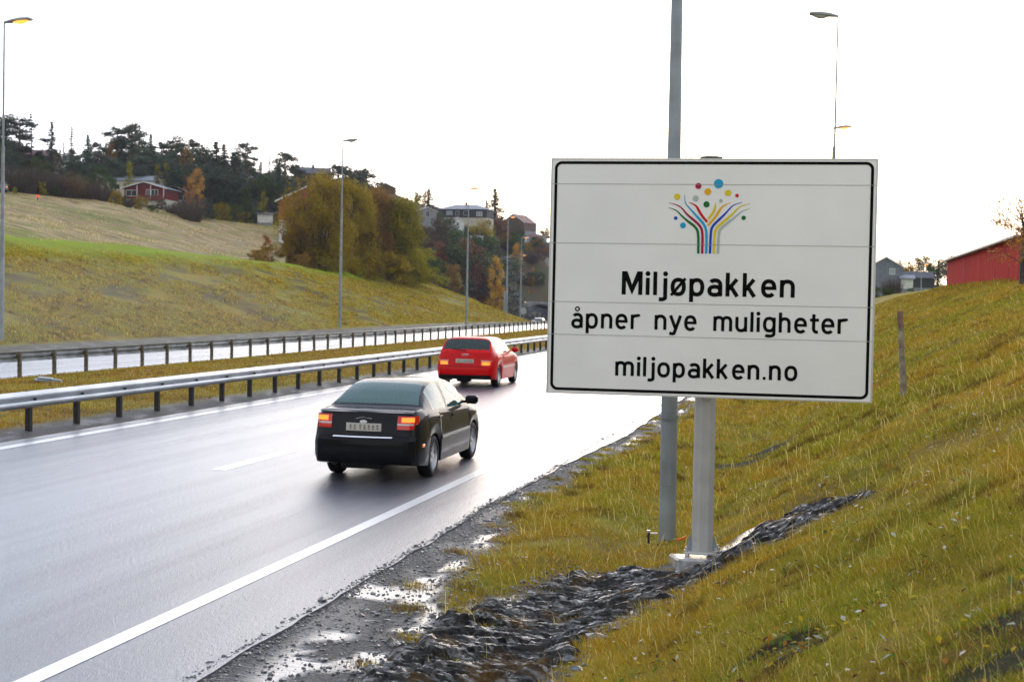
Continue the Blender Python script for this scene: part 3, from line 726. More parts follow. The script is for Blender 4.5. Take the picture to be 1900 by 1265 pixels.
# octagonal post and its foot
M_spost = mat('concrete_grey_post', (.44, .425, .40), .5, noise=.12, nscale=4, bump=.06, bscale=30)
bx0 = sp3(-.012, -1.22, 0)
topz = sp3(0, SH/2+.035, 0).z
m = MB(); pts = []
pb = Vector((bx0.x-snr.x*.20+.0, bx0.y-snr.y*.20, 0)); base_z = gzs+.07
m.tube([(pb.x, pb.y, base_z), (pb.x, pb.y, topz-.02)], [.112, .112], 8); m.build('post', M_spost, signr)
m = MB(); m.tube([(pb.x, pb.y, topz-.025), (pb.x, pb.y, topz+.008)], [.118, .118], 8); m.build('post_cap', M_dark, signr)
# foot
fr = road_dir(14.5)
foot = empty('foot_plate', (pb.x, pb.y, base_z), fr); foot.parent = signr
m = MB(); m.box(-.17, .17, -.15, .15, -.012, .012, .004); m.build('base_plate', M_alu, foot)
for sx in (-1, 1):
    m = MB()
    m.prism([(sx*.10, .012), (sx*.12, .17), (sx*.127, .17), (sx*.165, .012)], -.006, .006); m.build('gusset', M_pole, foot)
    for sy in (-1, 1):
        m = MB(); m.tube([(sx*.15, sy*.125, -.10), (sx*.15, sy*.125, .06)], .011, 8); m.tube([(sx*.15, sy*.125, .013), (sx*.15, sy*.125, .033)], .022, 6)
        m.box(sx*.15-.035, sx*.15+.035, sy*.125-.035, sy*.125+.035, -.045, -.036)
        m.build('anchor_bolt', M_alu, foot)
m = MB(); m.box(-.30, .34, -.34, .30, -.5, 0, .02)
fd = m.build('concrete_foundation', M_slab); fd.location = (gx+pb.x, gy+pb.y, base_z-.055); fd.rotation_euler = (-.09, .02, fr+.25)
tag(fd, 'pale wet concrete footing block under the post of the white board', 'foundation')

# ------------------------------------------------------------------ rocks
def rockmask(u, s):
    C_ = np.array([(-2.5, 6.5, .6), (-2.5, 9.0, .62), (-2.5, 11.2, .68), (-2.2, 12.6, .70), (-1.6, 13.8, .80), (-1.0, 14.25, .82), (-.4, 14.3, .66), (.1, 14.15, .34), (.44, 13.97, .10)])
    best = np.full(u.shape, -9.0)
    for (a0, b0_, r0_), (a1, b1, r1) in zip(C_[:-1], C_[1:]):
        dx, dy = a1-a0, b1-b0_; t = np.clip(((u-a0)*dx+(s-b0_)*dy)/(dx*dx+dy*dy), 0, 1)
        d_ = np.hypot(u-a0-dx*t, s-b0_-dy*t); best = np.maximum(best, (r0_+(r1-r0_)*t)-d_)
    return best
st_ = .022
ur = np.arange(-4.1, .75, st_); sr = np.arange(6.0, 16.2, st_*1.15)
UR, SR = np.meshgrid(ur, sr); mk = rockmask(UR, SR) + (fbm(UR*3, SR*3, 41)-.5)*.5
da = math.atan2(3.0, 2.2); ca, sa_ = math.sin(da), math.cos(da)
al_ = UR*ca+SR*sa_; ac_ = -UR*sa_+SR*ca
warp = fbm(al_*1.3, ac_*1.3, 50)*.5
q = ac_*7+warp*4+ (fbm(al_*.8, ac_*3, 52)-.5)*3
saw = (q-np.floor(q)); step = np.where(saw < .8, saw/.8, (1-saw)/.2)
brk = fbm(al_*3.2, ac_*9, 55, 3)
def vor(x, y, kk):
    ix = np.floor(x).astype(np.int64); iy = np.floor(y).astype(np.int64); bd = np.full(x.shape, 99.0); h_ = np.zeros(x.shape); d2_ = np.full(x.shape, 99.0)
    for ax in (-1, 0, 1):
        for ay in (-1, 0, 1):
            cx_ = ix+ax; cy_ = iy+ay; qx = cx_+hsh(cx_, cy_, kk)-x; qy = cy_+hsh(cx_, cy_, kk+1)-y; d_ = qx*qx+qy*qy
            hv = hsh(cx_, cy_, kk+2)+(hsh(cx_, cy_, kk+3)-.5)*-qx*.9+(hsh(cx_, cy_, kk+4)-.2)*-qy*.8
            nw = d_ < bd; d2_ = np.where(nw, bd, np.minimum(d2_, d_)); h_ = np.where(nw, hv, h_); bd = np.where(nw, d_, bd)
    return h_, np.sqrt(d2_)-np.sqrt(bd)
wx = al_+warp*.3; wy = ac_+(fbm(al_*2, ac_*2, 64)-.5)*.15
v1, e1 = vor(wx*1.1, wy*5.5, 80); v2, e2 = vor(wx*2.6+9, wy*15, 90); v3, e3 = vor(wx*6+9, wy*34, 95)
hr = v1*.06*(fbm(al_*.9, ac_*1.5, 99) > .38)+v2*.032+v3*.014-.005-.02*(e2 < .08)
_old = (step*.055*(brk > .42) + (np.floor(brk*5)/5)*.07 + fbm(UR*12, SR*12, 57, 3)*.045 - .05)
blk = np.floor(fbm(al_*1.7+5, ac_*4.5, 59, 2)*7)/7*.12
pdist = np.hypot(UR+1.17, SR-14.6)
ZR = H(UR, SR) + (hr+.01)*(.25+.75*ss(.45, .75, pdist))*ss(0, .22, mk) - .03*(1-ss(.45, .7, pdist)) - .05*(1-ss(-.05, .12, mk))
XR, YR = us2xy(UR, SR)
V = np.stack([XR, YR, ZR], -1).reshape(-1, 3); nu = len(ur)
I, J = np.meshgrid(np.arange(nu-1), np.arange(len(sr)-1)); b = (J*nu+I).ravel(); F = np.stack([b, b+1, b+1+nu, b+nu], -1)
keep = (mk.ravel()[F] > -.12).any(1); F = F[keep]
used = np.unique(F); rem = np.zeros(len(V), int); rem[used] = np.arange(len(used)); V = V[used]; F = rem[F]
k = NT('wet_slate')
cs = k.mix(k.rng(k.noise(6, scale3=(1, 3, 3), rot=(0, 0, -.93)), .35, .65), (.012, .0115, .012), (.055, .052, .05))
cs = k.mix(k.rng(k.noise(2.0, det=7), .55, .66), cs, (.085, .05, .018))
cs = k.mix(k.rng(k.noise(5.5, scale3=(1, 3.5, 1), rot=(0, 0, -.93), det=5), .60, .68), cs, (.30, .30, .30))
k.l(cs, k.b.inputs['Base Color']); gw_ = k.noise(5, scale3=(1, 4, 1), rot=(0, 0, -.93), det=6); k.l(k.rng(gw_, .50, .60, .75, .14), k.b.inputs['Roughness']); k.l(k.rng(gw_, .50, .60, .08, .9), k.b.inputs['Specular IOR Level'])
k.bump(k.math('ADD', k.noise(30, scale3=(1, 3, 1), rot=(0, 0, -.93)), k.noise(90)), .5, .012)
rk = fastmesh('rock_outcrop', V, F, k.m, False)
tag(rk, 'wet dark slate outcrop slanting from the ditch up the grass bank past the sign foot', 'rock')
M_slate = k.m
# loose stones and grit (uncountable)
def scatter_stones(n, fu, name, size):
    ico = np.array([(0, 0, 1), (.9, 0, .35), (.28, .85, .4), (-.72, .53, .3), (-.72, -.53, .35), (.28, -.85, .3), (.7, .5, -.4), (-.28, .85, -.4), (-.9, 0, -.3), (-.28, -.85, -.4), (.72, -.53, -.4), (0, 0, -.8)])
    fi = np.array([(0, 1, 2), (0, 2, 3), (0, 3, 4), (0, 4, 5), (0, 5, 1), (1, 6, 2), (2, 7, 3), (3, 8, 4), (4, 9, 5), (5, 10, 1), (2, 6, 7), (3, 7, 8), (4, 8, 9), (5, 9, 10), (1, 10, 6), (11, 7, 6), (11, 8, 7), (11, 9, 8), (11, 10, 9), (11, 6, 10)])
    u, s = fu(n); n = len(u); z = np.maximum(H(u, s), np.where(u < -4.15, .0, -9)); x, y = us2xy(u, s)
    sz = size*rng.lognormal(0, .45, n)
    A3 = rng.uniform(.6, 1.25, (n, 12, 1))*ico[None]*(sz[:, None, None])*np.stack([rng.uniform(.7, 1.5, n), rng.uniform(.7, 1.3, n), rng.uniform(.35, .8, n)], -1)[:, None, :]
    an = rng.uniform(0, 6.28, n); c_, s2_ = np.cos(an)[:, None], np.sin(an)[:, None]
    Vv = np.stack([A3[..., 0]*c_-A3[..., 1]*s2_+x[:, None], A3[..., 0]*s2_+A3[..., 1]*c_+y[:, None], A3[..., 2]+z[:, None]+sz[:, None]*.15], -1).reshape(-1, 3)
    Ff = (fi[None]+(np.arange(n)*12)[:, None, None]).reshape(-1, 3)
    return fastmesh(name, Vv, Ff, M_stone, False)
ks = NT('wet_gravel'); ks.l(ks.mix(ks.rng(ks.noise(25), .35, .65), (.03, .03, .03), (.16, .155, .15)), ks.b.inputs['Base Color']); ks.b.inputs['Roughness'].default_value = .3; M_stone = ks.m
def fu1(n):
    s = 6+45*rng.random(n)**1.9; e_ = np.interp(s, [0, 8, 12.5, 14, 18, 22, 31, 60], [-2.5, -2.4, -3.2, -3.45, -3.75, -3.6, -3.35, -3.25])
    c_ = rng.random(n); u = -4.22+(e_+4.25+.15)*c_
    return u, s
st1 = scatter_stones(9000, fu1, 'gravel', .011); tag(st1, kind='stuff')
def fu2(n):
    s = 6.5+8*rng.random(n); u = rng.uniform(-4.1, .4, n); k_ = rockmask(u, s) > -.15; return u[k_], s[k_]
st2 = scatter_stones(5000, fu2, 'slate_rubble', .02); tag(st2, kind='stuff')
def fu3(n):
    s = 6+24*rng.random(n)**1.5; u = -4.15-np.abs(rng.normal(0, .16, n)); return u, s
st3 = scatter_stones(420, fu3, 'grit', .004); tag(st3, kind='stuff')

def fu4(n):
    s = 7+40*rng.random(n)**1.7; u = -4.12+(fbm(s*.8, s*0, 77, 4)-.5)*.18+np.interp(s, [0, 9, 14, 18, 30], [0, .0, 0, -.1, .25])+rng.normal(.015, .045, n); return u, s
st4 = scatter_stones(9000, fu4, 'gravel', .0075); tag(st4, kind='stuff')
# ------------------------------------------------------------------ grass
def grass(n, u, s, hgt, wid, name, lean=.5, pal=None):
    x, y = us2xy(u, s); z = H(u, s)-.01
    dist = np.hypot(x, y)
    p1 = fbm(x*.45, y*.3, 60); p2 = fbm(x*1.6, y*1.6, 61); p3 = rng.random(n); p4 = fbm(x*3.5, y*3.5, 66, 3)
    hh_ = hgt*(.45+1.0*p2)*rng.uniform(.5, 1.35, n)*(1-.45*ss(.5, .7, p4)); ww = np.maximum(wid*rng.uniform(.7, 1.4, n), dist*.00034)
    ang = rng.uniform(0, 2*PI, n); lean_a = rng.normal(2.2, 1.2, n); la = lean*rng.uniform(.3, 1.5, n)*hh_
    dx, dy = np.cos(ang)*ww/2, np.sin(ang)*ww/2
    lx, ly = np.cos(lean_a)*la, np.sin(lean_a)*la
    P = lambda f, wf, hf: (np.stack([x+lx*f-dx*wf, y+ly*f-dy*wf, z+hh_*hf], -1), np.stack([x+lx*f+dx*wf, y+ly*f+dy*wf, z+hh_*hf], -1))
    a0, a1 = P(0, 1, 0); b0, b1 = P(.3, .85, .55); c0, _ = P(1, 0, .92)
    Vv = np.stack([a0, a1, b1, b0, c0], 1).reshape(-1, 3); k_ = (np.arange(n)*5)[:, None]
    T = np.concatenate([k_+np.array([0, 1, 2]), k_+np.array([0, 2, 3]), k_+np.array([3, 2, 4])], 0)
    o = fastmesh(name, Vv, T, M_grass, False)
    cols = np.array([(.115, .120, .010), (.18, .165, .012), (.25, .165, .020), (.38, .30, .10), (.075, .038, .010), (.235, .125, .012)])
    if pal is not None: cols = np.array(pal)
    p5 = fbm(x*1.3, y*.5, 67, 4); pm = np.clip(ss(.40, .56, p1)*.7+ss(.5, .6, p5)*.6, 0, 1)[:, None]
    base = cols[0][None]*(1-pm)+cols[5][None]*pm
    mixc = np.where((p3 < .28)[:, None], cols[1], np.where((p3 < .46)[:, None], cols[2], np.where((p3 < .54)[:, None], cols[3], base)))
    dk = ss(.60, .72, fbm(x*2.6, y*2.6, 63, 4))[:, None]*.8; mixc = mixc*(1-dk)+cols[4]*dk*.9
    mixc = mixc*rng.uniform(1.35, 2.8, (n, 1))
    vcol(o, 'blade', np.repeat(mixc, 5, 0))
    return tag(o, kind='stuff')
k = NT('grass_blades'); c_ = k.attr('blade').outputs['Color']; k.l(c_, k.b.inputs['Base Color']); k.b.inputs['Roughness'].default_value = .8; k.b.inputs['Specular IOR Level'].default_value = .06
tl = k.n('ShaderNodeBsdfTranslucent'); k.l(c_, tl.inputs[0]); mx = k.n('ShaderNodeMixShader'); mx.inputs[0].default_value = .35
k.l(k.b.outputs[0], mx.inputs[1]); k.l(tl.outputs[0], mx.inputs[2]); k.l(mx.outputs[0], k.o.inputs[0]); M_grass = k.m
HOLES = [(-.17, 9.0, .22), (-.05, 8.55, .15), (-1.3, 24.2, .5), (-.9, 25.0, .4), (1.0, 6.5, .28), (1.15, 7.1, .25), (1.35, 7.9, .2), (.55, 12.6, .08), (2.2, 17, .12)]
def sample_bank(n, smin, smax, pw):
    s = smin*(smax/smin)**(rng.random(n)**pw)
    u = rng.uniform(-4.0, 10.5, n)
    # keep what the camera can plausibly see
    x, y = us2xy(u, s); rx = x/np.maximum(y, .1)
    e_ = -3.35+np.interp(s, [0, 8, 12.5, 14, 18, 22, 31, 60], [.9, 1.1, .1, -.1, -.42, -.28, 0, .1]) + (fbm(u*.6+3, s*.7, 31, 3)-.5)*.5
    ok = (rx < .46) & (rx > -.25) & (u > e_+rng.normal(0, .08, n)) & ((rockmask(u, s)+(fbm(u*3, s*3, 41)-.5)*.5 < .03+rng.exponential(.03, n)) | ((fbm(u*2.3, s*2.3, 45, 3) > .57) & (rng.random(n) < .5)))
    for hu, hs_, hr_ in HOLES: ok &= np.hypot((u-hu)/1.5, s-hs_)+(fbm(u*5, s*5, 88)-.5)*.5 > hr_*rng.uniform(.6, 1.1, n)
    ok &= ~((fbm(x*1.1, y*1.1, 71) > .70) & (rng.random(n) < .6))
    return u[ok], s[ok]
u, s = sample_bank(900000, 4.5, 26, 1.0); grass(len(u), u, s, .07, .0032, 'grass', .85)
u, s = sample_bank(420000, 20, 110, .9); grass(len(u), u, s, .11, .008, 'grass', .7)
u, s = sample_bank(5500, 4.5, 24, .9); grass(len(u), u, s, .24, .0024, 'tall_grass', .45, [(.42, .33, .12)]*6)
nm_ = 130000; s = 20*(150/20)**rng.random(nm_); u = -14.9-8.7*rng.random(nm_)+rng.normal(0, .1, nm_); grass(nm_, u, s, .08, .01, 'grass', .6, [(.15, .12, .012), (.20, .15, .014), (.22, .13, .02), (.32, .22, .08), (.09, .045, .012), (.17, .08, .014)])
n = 330000; s = 38*(215/38)**rng.random(n); u = -36.3-18.2*rng.random(n); k_ = (SLD(u, s) < .3+.7*rng.random(n)) & (fbm(u*.35, s*.16, 90, 4) > .28+.25*rng.random(n)) & (u > -51.5+rng.normal(0, .5, n)); u = u[k_]; s = s[k_]
grass(len(u), u, s, .17, .03, 'grass', .9, [(.16, .145, .010), (.23, .19, .012), (.27, .17, .02), (.34, .26, .09), (.05, .026, .010), (.17, .10, .012)])
n = 120000; s = 60*(235/60)**rng.random(n); u = -54-62*rng.random(n); x, y = us2xy(u, s); k_ = (fbm(x*.3, y*.12, 91, 4) > .36+.22*rng.random(n)) & (y < np.interp(x/np.maximum(y, 1)*FPX+950, [-300, 0, 120, 250, 400, 500, 620], [196, 200, 208, 225, 238, 250, 200])) & (y > 80) & (x < -10); u = u[k_]; s = s[k_]
grass(len(u), u, s, .14, .03, 'stubble', .6, [(.30, .22, .10), (.40, .31, .16), (.22, .15, .07), (.45, .36, .2), (.10, .06, .035), (.20, .20, .04)])
# tufts sprouting at the gravel edge
n = 9000; s = 9+30*rng.random(n); kx = np.round(s*1.1)/1.1; u = np.interp(kx, [8, 12.5, 18, 31, 60], [-3.0, -3.5, -3.95, -3.6, -3.6])+(hsh((kx*10).astype(np.int64), 3, 4)-.5)*.5+rng.normal(0, .09, n); s = kx+rng.normal(0, .09, n)
grass(n, u, s, .06, .004, 'grass', .6)
# leaves lying in the grass
n = 2600; u, s = sample_bank(9000, 5, 40, 1.0); n = len(u); x, y = us2xy(u, s); z = H(u, s)+rng.uniform(.02, .07, n)
sz = rng.uniform(.010, .024, n)*np.maximum(1, s/25); an = rng.uniform(0, 6.28, n); cx = np.cos(an)*sz; cy = np.sin(an)*sz; tz = rng.uniform(-.6, .6, n)*sz
Vv = np.stack([np.stack([x-cx, y-cy, z-tz], -1), np.stack([x-cy*.6, y+cx*.6, z+sz*.3], -1), np.stack([x+cx, y+cy, z+tz], -1), np.stack([x+cy*.6, y-cx*.6, z], -1)], 1).reshape(-1, 3)
lv = fastmesh('fallen_leaves', Vv, np.arange(n*4).reshape(-1, 4), M_grass); pc = np.array([(.75, .70, .62), (.45, .22, .04), (.55, .45, .05), (.12, .05, .02), (.10, .045, .02), (.2, .09, .03)])[rng.integers(0, 6, n)]
vcol(lv, 'blade', np.repeat(pc, 4, 0)); tag(lv, kind='stuff')
Cw = []
for i in range(170):
    s0 = 5*(30/5)**random.random(); u0_ = random.uniform(-1.2, 5)
    for j in range(random.randint(4, 10)): Cw.append((u0_+random.gauss(0, .05), s0+random.gauss(0, .06)))
for hu, hs_, hr_ in HOLES[:7]:
    for j in range(60): Cw.append((hu+random.gauss(0, hr_*1.4), hs_+random.gauss(0, hr_)))
Cw = np.array(Cw); n = len(Cw); u, s = Cw[:, 0], Cw[:, 1]; x, y = us2xy(u, s); z = H(u, s)+rng.uniform(.02, .09, n); sz = rng.uniform(.012, .034, n)
an = rng.uniform(0, 6.28, n); cx = np.cos(an)*sz; cy = np.sin(an)*sz; tz = rng.uniform(-.7, .9, n)*sz
Vv = np.stack([np.stack([x-cx, y-cy, z-tz], -1), np.stack([x-cy*.5, y+cx*.5, z+sz*.3], -1), np.stack([x+cx, y+cy, z+tz], -1), np.stack([x+cy*.5, y-cx*.5, z], -1)], 1).reshape(-1, 3)
lv = fastmesh('leafy_weeds', Vv, np.arange(n*4).reshape(-1, 4), M_grass); pc = np.array([(.10, .17, .02), (.14, .20, .05), (.5, .5, .42), (.38, .18, .03), (.12, .05, .02), (.5, .36, .03)])[rng.integers(0, 6, n)]
vcol(lv, 'blade', np.repeat(pc, 4, 0)); tag(lv, kind='stuff')

# ------------------------------------------------------------------ wooden field post
x, y = us2xy(1.16, 22.6); gz = HXY(float(x), float(y))
M_wood = mat('weathered_wood', (.32, .27, .20), .8, noise=.5, nscale=6, bump=.5, bscale=25)
wp = empty('wooden_post', (x, y, gz-.2), 0, 'weathered brown wooden stake leaning in the grass right of the sign', 'post')
m = MB(); m.tube([(0, 0, 0), (-.05, 0, .75), (-.10, 0, 1.48)], [.056, .048, .043], 10); m.build('stake', M_wood, wp, True)
m = MB(); m.tube([(-.086, 0, 1.27), (-.103, 0, 1.52)], [.0465, .045], 10); m.build('red_top', mat('faded_red_paint', (.22, .13, .10), .7, noise=.4, nscale=9), wp, True)

# ------------------------------------------------------------------ cars
def paint(name, col, rough=.28, coat=1.0, inside=(.02, .02, .02)):
    k = NT(name); k.b.inputs['Base Color'].default_value = (*col, 1); k.b.inputs['Roughness'].default_value = rough; k.b.inputs['Coat Weight'].default_value = coat; k.b.inputs['Specular IOR Level'].default_value = .04; k.b.inputs['Coat Roughness'].default_value = .04
    ge_ = k.n('ShaderNodeNewGeometry'); d_ = k.n('ShaderNodeBsdfDiffuse'); d_.inputs[0].default_value = (*inside, 1)
    mx = k.n('ShaderNodeMixShader'); k.l(ge_.outputs['Backfacing'], mx.inputs[0]); k.l(k.b.outputs[0], mx.inputs[1]); k.l(d_.outputs[0], mx.inputs[2]); k.l(mx.outputs[0], k.o.inputs[0])
    n_ = k.noise(7, det=5); k.l(k.rng(n_, .4, .7, .02, .16), k.b.inputs['Coat Roughness'])
    return k.m
def glassmat(name, tint, dens=.75):
    k = NT(name); tp = k.n('ShaderNodeBsdfTransparent'); tp.inputs[0].default_value = (*tint, 1); gl = k.n('ShaderNodeBsdfGlossy'); gl.inputs['Roughness'].default_value = .03
    df = k.n('ShaderNodeBsdfDiffuse'); df.inputs[0].default_value = (.20, .42, .40, 1)
    m0 = k.n('ShaderNodeMixShader'); m0.inputs[0].default_value = 1-dens; k.l(tp.outputs[0], m0.inputs[1]); k.l(df.outputs[0], m0.inputs[2])
    fr_ = k.n('ShaderNodeFresnel'); fr_.inputs[0].default_value = 1.5
    mx = k.n('ShaderNodeMixShader'); k.l(fr_.outputs[0], mx.inputs[0]); k.l(m0.outputs[0], mx.inputs[1]); k.l(gl.outputs[0], mx.inputs[2]); k.l(mx.outputs[0], k.o.inputs[0]); return k.m
M_cg = glassmat('car_glass', (.62, .86, .84), .72)
M_tyre = mat('tyre_rubber', (.008, .008, .008), .6, spec=.2)
M_rim = mat('alloy_rim', (.55, .55, .56), .3, .8)
M_blkp = mat('black_plastic', (.006, .006, .007), .5, spec=.15)
M_int = mat('dark_upholstery', (.035, .037, .04), .8)
M_chrome = mat('chrome', (.75, .75, .75), .12, .95)
M_plate = mat('licence_plate_white', (.50, .47, .41), .4)
M_plateink = mat('licence_plate_ink', (.10, .09, .08), .5)
M_red = mat('tail_lamp_red', (.42, .008, .006), .15, coat=1, emis=(1, .02, .01), estr=.10)
M_redlit = mat('lit_tail_lamp', (.9, .1, .02), .3, emis=(1, .20, .02), estr=1.9)
M_clear = mat('clear_lamp_lens', (.62, .50, .48), .2, coat=1)
M_amber = mat('amber_marker', (.8, .18, .02), .25, coat=1, emis=(1, .2, .02), estr=.35)
def pchip(x, y, q):
    x = np.asarray(x, float); y = np.asarray(y, float); h_ = np.diff(x); d_ = np.diff(y)/h_; m_ = np.zeros_like(y)
    m_[0] = d_[0]; m_[-1] = d_[-1]
    for i in range(1, len(x)-1):
        m_[i] = 0 if d_[i-1]*d_[i] <= 0 else 2*d_[i-1]*d_[i]/(d_[i-1]+d_[i])
    i = np.clip(np.searchsorted(x, q)-1, 0, len(x)-2); t = (q-x[i])/h_[i]
    return (2*t**3-3*t**2+1)*y[i]+(t**3-2*t**2+t)*h_[i]*m_[i]+(-2*t**3+3*t**2)*y[i+1]+(t**3-t**2)*h_[i]*m_[i+1]
def car(name, loc, rz, label, spec, group=None, detail=True):
    root = empty(name, loc, rz, label, 'car', group)     # local: +Y forward, origin on ground under rear bumper
    S = spec; Lc, hw = S['L'], S['W']/2
    # rows of the section: t index -> (y factor, z)
    X = np.unique(np.concatenate([np.linspace(0, .3, 7), np.linspace(.3, Lc-.3, 84), np.linspace(Lc-.3, Lc, 7), [S['ra']-.36, S['ra']+.36, S['fa']-.36, S['fa']+.36]]))
    def tab(key, q): a_ = np.array(S[key]); return pchip(a_[:, 0], a_[:, 1], q)
    roof = tab('roof', X); belt = tab('belt', X); rw = tab('roofw', X); wf = pchip([0, .06, .2, .5, Lc-.9, Lc-.4, Lc-.15, Lc], [.84, .91, .965, 1, 1, .95, .85, .62], X)
    zb = pchip([0, .3, .8, Lc-.8, Lc-.2, Lc], [.27, .22, .19, .19, .22, .26], X)
    R_ = .355
    arch = np.zeros_like(X)
    for ax in (S['ra'], S['fa']):
        q_ = (X-ax)/R_; arch = np.maximum(arch, np.where(abs(q_) < 1, .30+R_*np.sqrt(np.maximum(0, 1-q_**2))*.96, 0))
    bot = np.maximum(zb, arch)
    rows = []   # each: y, z arrays
    def add(y_, z_): rows.append((y_*1.0, z_*1.0))
    add(np.zeros_like(X), zb+.0); add(hw*.70*wf, zb+0); add(hw*.72*wf, np.maximum(zb+.0, bot)); add(hw*.93*wf, bot); add(hw*.985*wf, bot+.012)
    for f_, yf in ((.18, 1.0), (.4, 1.012), (.6, 1.008), (.8, .99), (.93, .965), (1.0, .945)):
        add(hw*wf*yf, bot+(belt-bot)*f_)
    nb = len(rows)-1     # belt row
    gw = np.minimum(hw*wf*.915, 9)
    g0 = belt+np.minimum(.028, np.maximum(roof-belt, .004)*.5)
    add(gw, g0)
    gy = rw; zr_ = roof-.055*np.clip((roof-belt)/.3, .15, 1)
    for f_ in (.33, .66, 1.0):
        add(gw+(gy-gw)*(f_**1.25), g0+(zr_-g0)*f_)
    ns_ = len(rows)-1
    add(gy*.93, zr_+(roof-zr_)*.45); add(gy*.78, zr_+(roof-zr_)*.80); add(gy*.45, zr_+(roof-zr_)*.96); add(np.zeros_like(X), roof)
    Yr = np.array([r[0] for r in rows]); Zr = np.array([r[1] for r in rows]); nr, nx = Yr.shape
    xr = np.array(S['rear'])   # (z, inset)
    xin = pchip(xr[:, 0], xr[:, 1], np.clip(Zr, xr[0, 0], xr[-1, 0])); xfr = pchip([.2, .5, .75, 1.0, 1.5], [0.02, 0, .10, .3, .3], Zr)
    XX = X[None]+xin*np.clip(1-X/.75, 0, 1)[None]-xfr*np.clip(1-(Lc-X)/.6, 0, 1)[None]
    # bulge of the fascia in plan
    Vs = []; idx = {}
    for side in (1, -1):
        for r in range(nr):
            for i in range(nx):
                if side < 0 and Yr[r, i] == 0: idx[(side, r, i)] = idx[(1, r, i)]; continue
                idx[(side, r, i)] = len(Vs); Vs.append((side*Yr[r, i], XX[r, i], Zr[r, i]))
    parts = {}
    def pf(n_, f_): parts.setdefault(n_, []).append(f_)
    sw = S['side_glass']; rg = S['rear_glass']; wsg = S['windshield']
    for side in (1, -1):
        for r in range(nr-1):
            for i in range(nx-1):
                xm = (X[i]+X[i+1])/2; q_ = [idx[(side, r, i)], idx[(side, r, i+1)], idx[(side, r+1, i+1)], idx[(side, r+1, i)]]
                if len(set(q_)) < 3: continue
                if side < 0: q_ = q_[::-1]
                n_ = 'body'
                if nb+1 <= r < ns_ and any(a_ < xm < b_ for a_, b_ in sw) and Zr[ns_, i]-Zr[nb+1, i] > .11: n_ = 'side_window|%d%d' % (side, [a_ < xm < b_ for a_, b_ in sw].index(True))
                elif r >= ns_+1 and rg[0] < xm < rg[1]: n_ = 'rear_window'
                elif r >= ns_+1 and wsg[0] < xm < wsg[1]: n_ = 'windscreen'
                elif r <= 1: n_ = 'underbody'
                elif r == 2 and arch[i] > 0 and arch[i+1] > 0: n_ = 'underbody'
                pf(n_, q_)
    # end caps (fascias): rows bridged across the car with a bulge
    def fascia(i, sgn, pref):
        K = 12; base = len(Vs); rr = list(range(1, nr-1))
        g_ = {}
        for r in rr:
            y_ = Yr[r, i]
            for k_ in range(K+1):
                t = -1+2*k_/K
                if k_ in (0, K): g_[(r, k_)] = idx[(1 if t > 0 else -1, r, i)]
                else:
                    g_[(r, k_)] = len(Vs); Vs.append((y_*t, XX[r, i]-sgn*.075*(1-t*t), Zr[r, i]))
        for a_, b_ in zip(rr[:-1], rr[1:]):
            if abs(Zr[a_, i]-Zr[b_, i]) < 1e-6 and abs(Yr[a_, i]-Yr[b_, i]) < 1e-6: continue
            for k_ in range(K):
                q_ = [g_[(a_, k_)], g_[(a_, k_+1)], g_[(b_, k_+1)], g_[(b_, k_)]]
                if sgn < 0: q_ = q_[::-1]
                pf('body', q_)
    fascia(0, 1, 'r'); fascia(nx-1, -1, 'f')
    for n_, Ff in parts.items():
        us_ = sorted({v for f_ in Ff for v in f_}); mp = {v: j for j, v in enumerate(us_)}
        Vv = [Vs[v] for v in us_]
        if n_ in ('side_window', 'rear_window', 'windscreen'): pass
        ff = []
        for f_ in Ff:
            o_ = []
            for v in f_:
                if mp[v] not in o_: o_.append(mp[v])
            if len(o_) > 2: ff.append(o_)
        o = nmesh(n_.split('|')[0], Vv, ff, {'body': S['paint'], 'underbody': M_blkp}.get(n_, S.get('glass', M_cg)), root, True)
        try: o.data.set_sharp_from_angle(angle=math.radians(38))
        except Exception: pass
    body = [o for o in root.children if o.name.startswith('body')][0]
    if len(parts.get('rear_window', [])):
        pass
    def surf(y_, z_):     # rear fascia x at given y,z
        inn = float(pchip(xr[:, 0], xr[:, 1], np.clip(np.array([z_]), xr[0, 0], xr[-1, 0]))[0])
        i0 = .84*hw*1.0; t = min(1, abs(y_)/i0)
        x_ = inn-.075*(1-t*t)
        if abs(y_) > i0*.985: x_ = inn + float(pchip([.84, .91, .965, 1], [0, .06, .2, .5], np.array([min(1, max(.84, abs(y_)/(hw*.985)))]))[0])
        return x_
    def patch(nm_, y0, y1, z0, z1, mt, d=.006, par=None, n1_=8, n2_=4, th=.0):
        Vv = []; Ff = []
        for j in range(n2_+1):
            for i in range(n1_+1):
                y_ = y0+(y1-y0)*i/n1_; z_ = z0+(z1-z0)*j/n2_; Vv.append((y_, surf(y_, z_)-d, z_))
        for j in range(n2_):
            for i in range(n1_): b_ = j*(n1_+1)+i; Ff.append((b_, b_+1, b_+n1_+2, b_+n1_+1))
        n0 = len(Vv); rim_ = [i for i in range(n1_+1)]+[(j+1)*(n1_+1)-1 for j in range(1, n2_+1)]+[n2_*(n1_+1)+i for i in range(n1_-1, -1, -1)]+[j*(n1_+1) for j in range(n2_-1, 0, -1)]
        for v in rim_: p_ = Vv[v]; Vv.append((p_[0], p_[1]+d+.02, p_[2]))
        m_ = len(rim_)
        for a_ in range(m_): Ff.append((rim_[a_], n0+a_, n0+(a_+1) % m_, rim_[(a_+1) % m_]))
        return nmesh(nm_, Vv, Ff, mt, par or root, False)
    T = S['tail']
